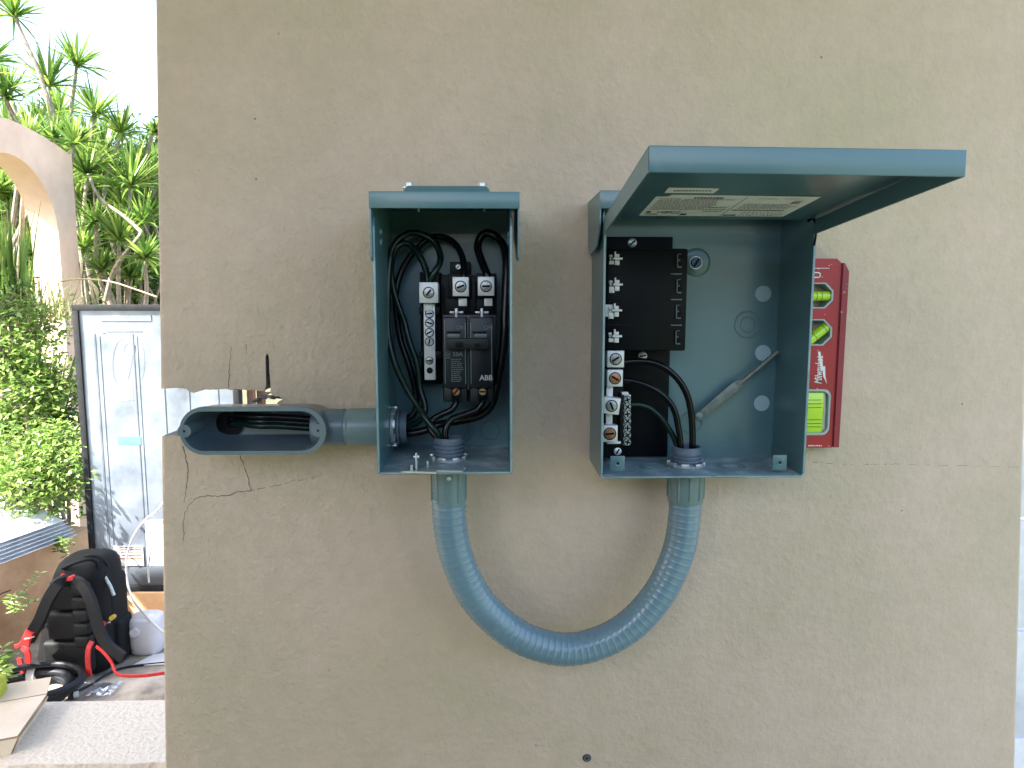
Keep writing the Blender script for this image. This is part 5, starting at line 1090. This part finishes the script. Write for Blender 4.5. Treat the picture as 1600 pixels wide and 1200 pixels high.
# leaning bare limb in front of the low tufts
mb = MB(); mb.tube(spline([W(138, 272, 4.9), W(150, 300, 4.8), W(165, 318, 4.7), (W(190, 335, 4.6)), W(214, 356, 4.55), W(220, 366, 4.5), W(205, 385, 4.5), W(190, 405, 4.5), W(175, 430, 4.6), W(165, 470, 4.6)], 8), [0.010+0.008*i/72 for i in range(73)], 9)
tag(mb.build('bare_branch', 'bark'), 'pale bent bare branch crossing the foliage above the metal sheet', 'branch')
def leafy_tree(name, label, base, blobs, n, mat, L_, group, cat='tree', trunk=True, w=0.5):
    t = thing(name, label, cat, base, group); Lv = Leaves(); tr = MB(); base = Vector(base); tot_ = sum(b[1]*b[2] for b in blobs)
    for (c, rx_, rz_) in blobs:
        c = Vector(c); k = int(n*rx_*rz_/tot_); ncl = max(6, k//22); cls = []
        for i in range(ncl):
            while True:
                q = Vector((rd.uniform(-1, 1), rd.uniform(-1, 1), rd.uniform(-1, 1)))
                if 0.3 < q.length < 1: break
            cls.append(c+Vector((q.x*rx_, q.y*rx_*0.8, q.z*rz_)))
        P_ = spline([base, base.lerp(c, 0.5)+Vector((rd.uniform(-.1, .1), rd.uniform(-.1, .1), 0)), c], 5); tr.tube(P_, [0.03*(1-i/len(P_))*(rz_+0.3)+0.006 for i in range(len(P_))], 7)
        for q in cls: tr.tube([c.lerp(q, 0.1)-Z*rz_*0.2, c.lerp(q, 0.6), q], 0.004, 4)
        for i in range(k):
            q = rd.choice(cls); o_ = q+Vector((rd.gauss(0, 1), rd.gauss(0, 1), rd.gauss(0, 0.8)))*L_*1.8
            d = Vector((rd.uniform(-1, 1), rd.uniform(-1, 1), rd.uniform(-0.7, 0.6))); Lv.leaf(o_, d, Vector((rd.gauss(0, .6), rd.gauss(0, .6), 1)), L_*rd.uniform(0.6, 1.3), L_*w*rd.uniform(0.7, 1.2))
    tr.build('trunk', 'bark', t, smooth=False); Lv.build('crown', mat, t); return t
def blob(px, py, y, rpx, rpz): c = W(px, py, y); return (c, rpx*S(y), rpz*S(y))
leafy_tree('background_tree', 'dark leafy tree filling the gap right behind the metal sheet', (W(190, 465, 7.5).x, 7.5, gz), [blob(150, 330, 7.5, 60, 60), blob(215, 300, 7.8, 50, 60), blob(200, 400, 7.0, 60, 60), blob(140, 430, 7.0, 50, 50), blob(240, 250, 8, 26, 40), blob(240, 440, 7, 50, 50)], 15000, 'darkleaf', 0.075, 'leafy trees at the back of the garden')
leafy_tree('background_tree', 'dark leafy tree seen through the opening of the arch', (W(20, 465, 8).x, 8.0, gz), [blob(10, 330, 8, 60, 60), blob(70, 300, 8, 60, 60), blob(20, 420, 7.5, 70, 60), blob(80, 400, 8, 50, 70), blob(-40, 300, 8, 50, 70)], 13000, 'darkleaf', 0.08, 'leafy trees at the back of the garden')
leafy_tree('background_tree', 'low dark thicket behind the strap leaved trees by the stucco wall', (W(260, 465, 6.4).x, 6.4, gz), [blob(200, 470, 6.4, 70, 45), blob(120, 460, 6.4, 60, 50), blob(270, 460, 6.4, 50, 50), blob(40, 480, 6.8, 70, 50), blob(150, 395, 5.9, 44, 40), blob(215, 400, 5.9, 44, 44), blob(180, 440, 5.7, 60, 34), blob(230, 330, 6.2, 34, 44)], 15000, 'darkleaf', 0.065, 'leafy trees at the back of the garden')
# bright sunlit shrubs between the arch and the low wall
SG = 'sunlit shrubs between the arch and the low wall'
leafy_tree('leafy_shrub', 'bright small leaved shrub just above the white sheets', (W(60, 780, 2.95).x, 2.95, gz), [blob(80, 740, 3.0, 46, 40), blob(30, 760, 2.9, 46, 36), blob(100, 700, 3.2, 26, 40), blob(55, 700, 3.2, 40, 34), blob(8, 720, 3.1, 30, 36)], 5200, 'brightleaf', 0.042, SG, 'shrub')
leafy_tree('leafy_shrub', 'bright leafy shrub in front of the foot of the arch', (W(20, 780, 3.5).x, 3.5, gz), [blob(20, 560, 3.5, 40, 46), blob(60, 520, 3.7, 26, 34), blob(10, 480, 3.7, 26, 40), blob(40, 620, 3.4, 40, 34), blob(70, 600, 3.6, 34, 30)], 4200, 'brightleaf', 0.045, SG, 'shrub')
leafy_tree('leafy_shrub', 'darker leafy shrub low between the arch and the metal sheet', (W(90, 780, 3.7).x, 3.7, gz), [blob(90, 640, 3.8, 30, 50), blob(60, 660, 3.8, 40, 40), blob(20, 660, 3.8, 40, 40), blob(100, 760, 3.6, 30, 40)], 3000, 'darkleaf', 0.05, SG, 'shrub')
def tuft(label, px, py, y, n, Lp, w_, mat, spread=0.5, name='grass_tuft', droop=0.25, grp=None):
    Lv = Leaves(); c = W(px, py, y)
    for k in range(n):
        a_ = rd.uniform(0, 2*math.pi); sp = abs(rd.gauss(0, spread)); d = Vector((math.cos(a_)*sp, math.sin(a_)*sp, 1)); Lv.blade(c+Vector((rd.uniform(-.06, .06), rd.uniform(-.06, .06), 0)), d, Lp*S(y)*rd.uniform(0.55, 1.1), w_*rd.uniform(.6, 1.2), droop=rd.uniform(0.05, droop*2), seg=6, twist=rd.uniform(-1, 1))
    return tag(Lv.build(name, mat), label, 'plant', grp)
GG = 'tall strap leaved tufts by the arch'
tuft('upright green blades rising in front of the arch opening', 22, 470, 3.8, 60, 150, 0.026, 'blade', 0.18, grp=GG)
tuft('broad dark blades beside the metal sheet trim', 74, 650, 3.6, 46, 130, 0.030, 'blade', 0.3, grp=GG)
tuft('fine pale grass blades arching across the foot of the arch', 60, 500, 3.9, 90, 95, 0.008, 'grass', 0.8, droop=0.8, grp=GG)
tuft('pale wispy grass behind the top corner of the metal sheet', 95, 500, 3.6, 60, 90, 0.007, 'grass', 0.9, droop=0.9, grp=GG)
mb = MB(); mb.tube(spline([W(95, 440, 3.8), W(120, 436, 3.8), (W(150, 437, 3.8)), W(180, 442, 3.8), W(205, 450, 3.8), W(245, 464, 3.8)], 6), 0.006, 6); mb.tube(spline([W(140, 437, 3.8), W(150, 452, 3.8), W(154, 474, 3.8)], 5), [0.003, 0.004, 0.006, 0.009, 0.011, 0.013, 0.012, 0.009, 0.006, 0.003, 0.002], 6)
tag(mb.build('dry_stem', 'dry'), 'dry arching stem just above the top edge of the metal sheet', 'stem')
# weeds by the low wall
def weed(label, base_px, tips, L_):
    Lv = Leaves(); st_ = MB(); t = thing('weed', label, 'plant', W(*base_px), 'weeds against the low tan wall')
    b_ = W(*base_px)
    for tp_ in tips:
        e_ = W(*tp_); P_ = spline([b_, b_.lerp(e_, 0.5)+Vector((0, -0.02, 0.02)), e_], 4); st_.tube(P_, 0.002, 5)
        for q in P_[1:]:
            for s1 in (-1, 1): Lv.leaf(q, Vector((s1*rd.uniform(0.5, 1), rd.uniform(-.6, .2), rd.uniform(-.2, .5))), Z+Vector((0, -0.5, 0)), L_*rd.uniform(.7, 1.2), L_*0.35)
    st_.build('stem', 'bark', t); Lv.build('leaves', 'brightleaf', t)
weed('small weed with thin leaves in front of the low wall left of the backpack', (22, 960, 2.3), [(35, 925, 2.2), (62, 895, 2.25), (64, 935, 2.25), (20, 930, 2.3)], 0.034)
weed('broad leaved weed at the bottom of the low wall on the left edge', (4, 1062, 2.0), [(4, 1012, 2.0), (12, 1030, 2.0), (-6, 1025, 2.0), (8, 1045, 1.95)], 0.06)
weed('pale sprig hanging below the white sheets near the metal trim', (98, 845, 2.85), [(104, 868, 2.8), (90, 862, 2.8), (112, 852, 2.8)], 0.04)
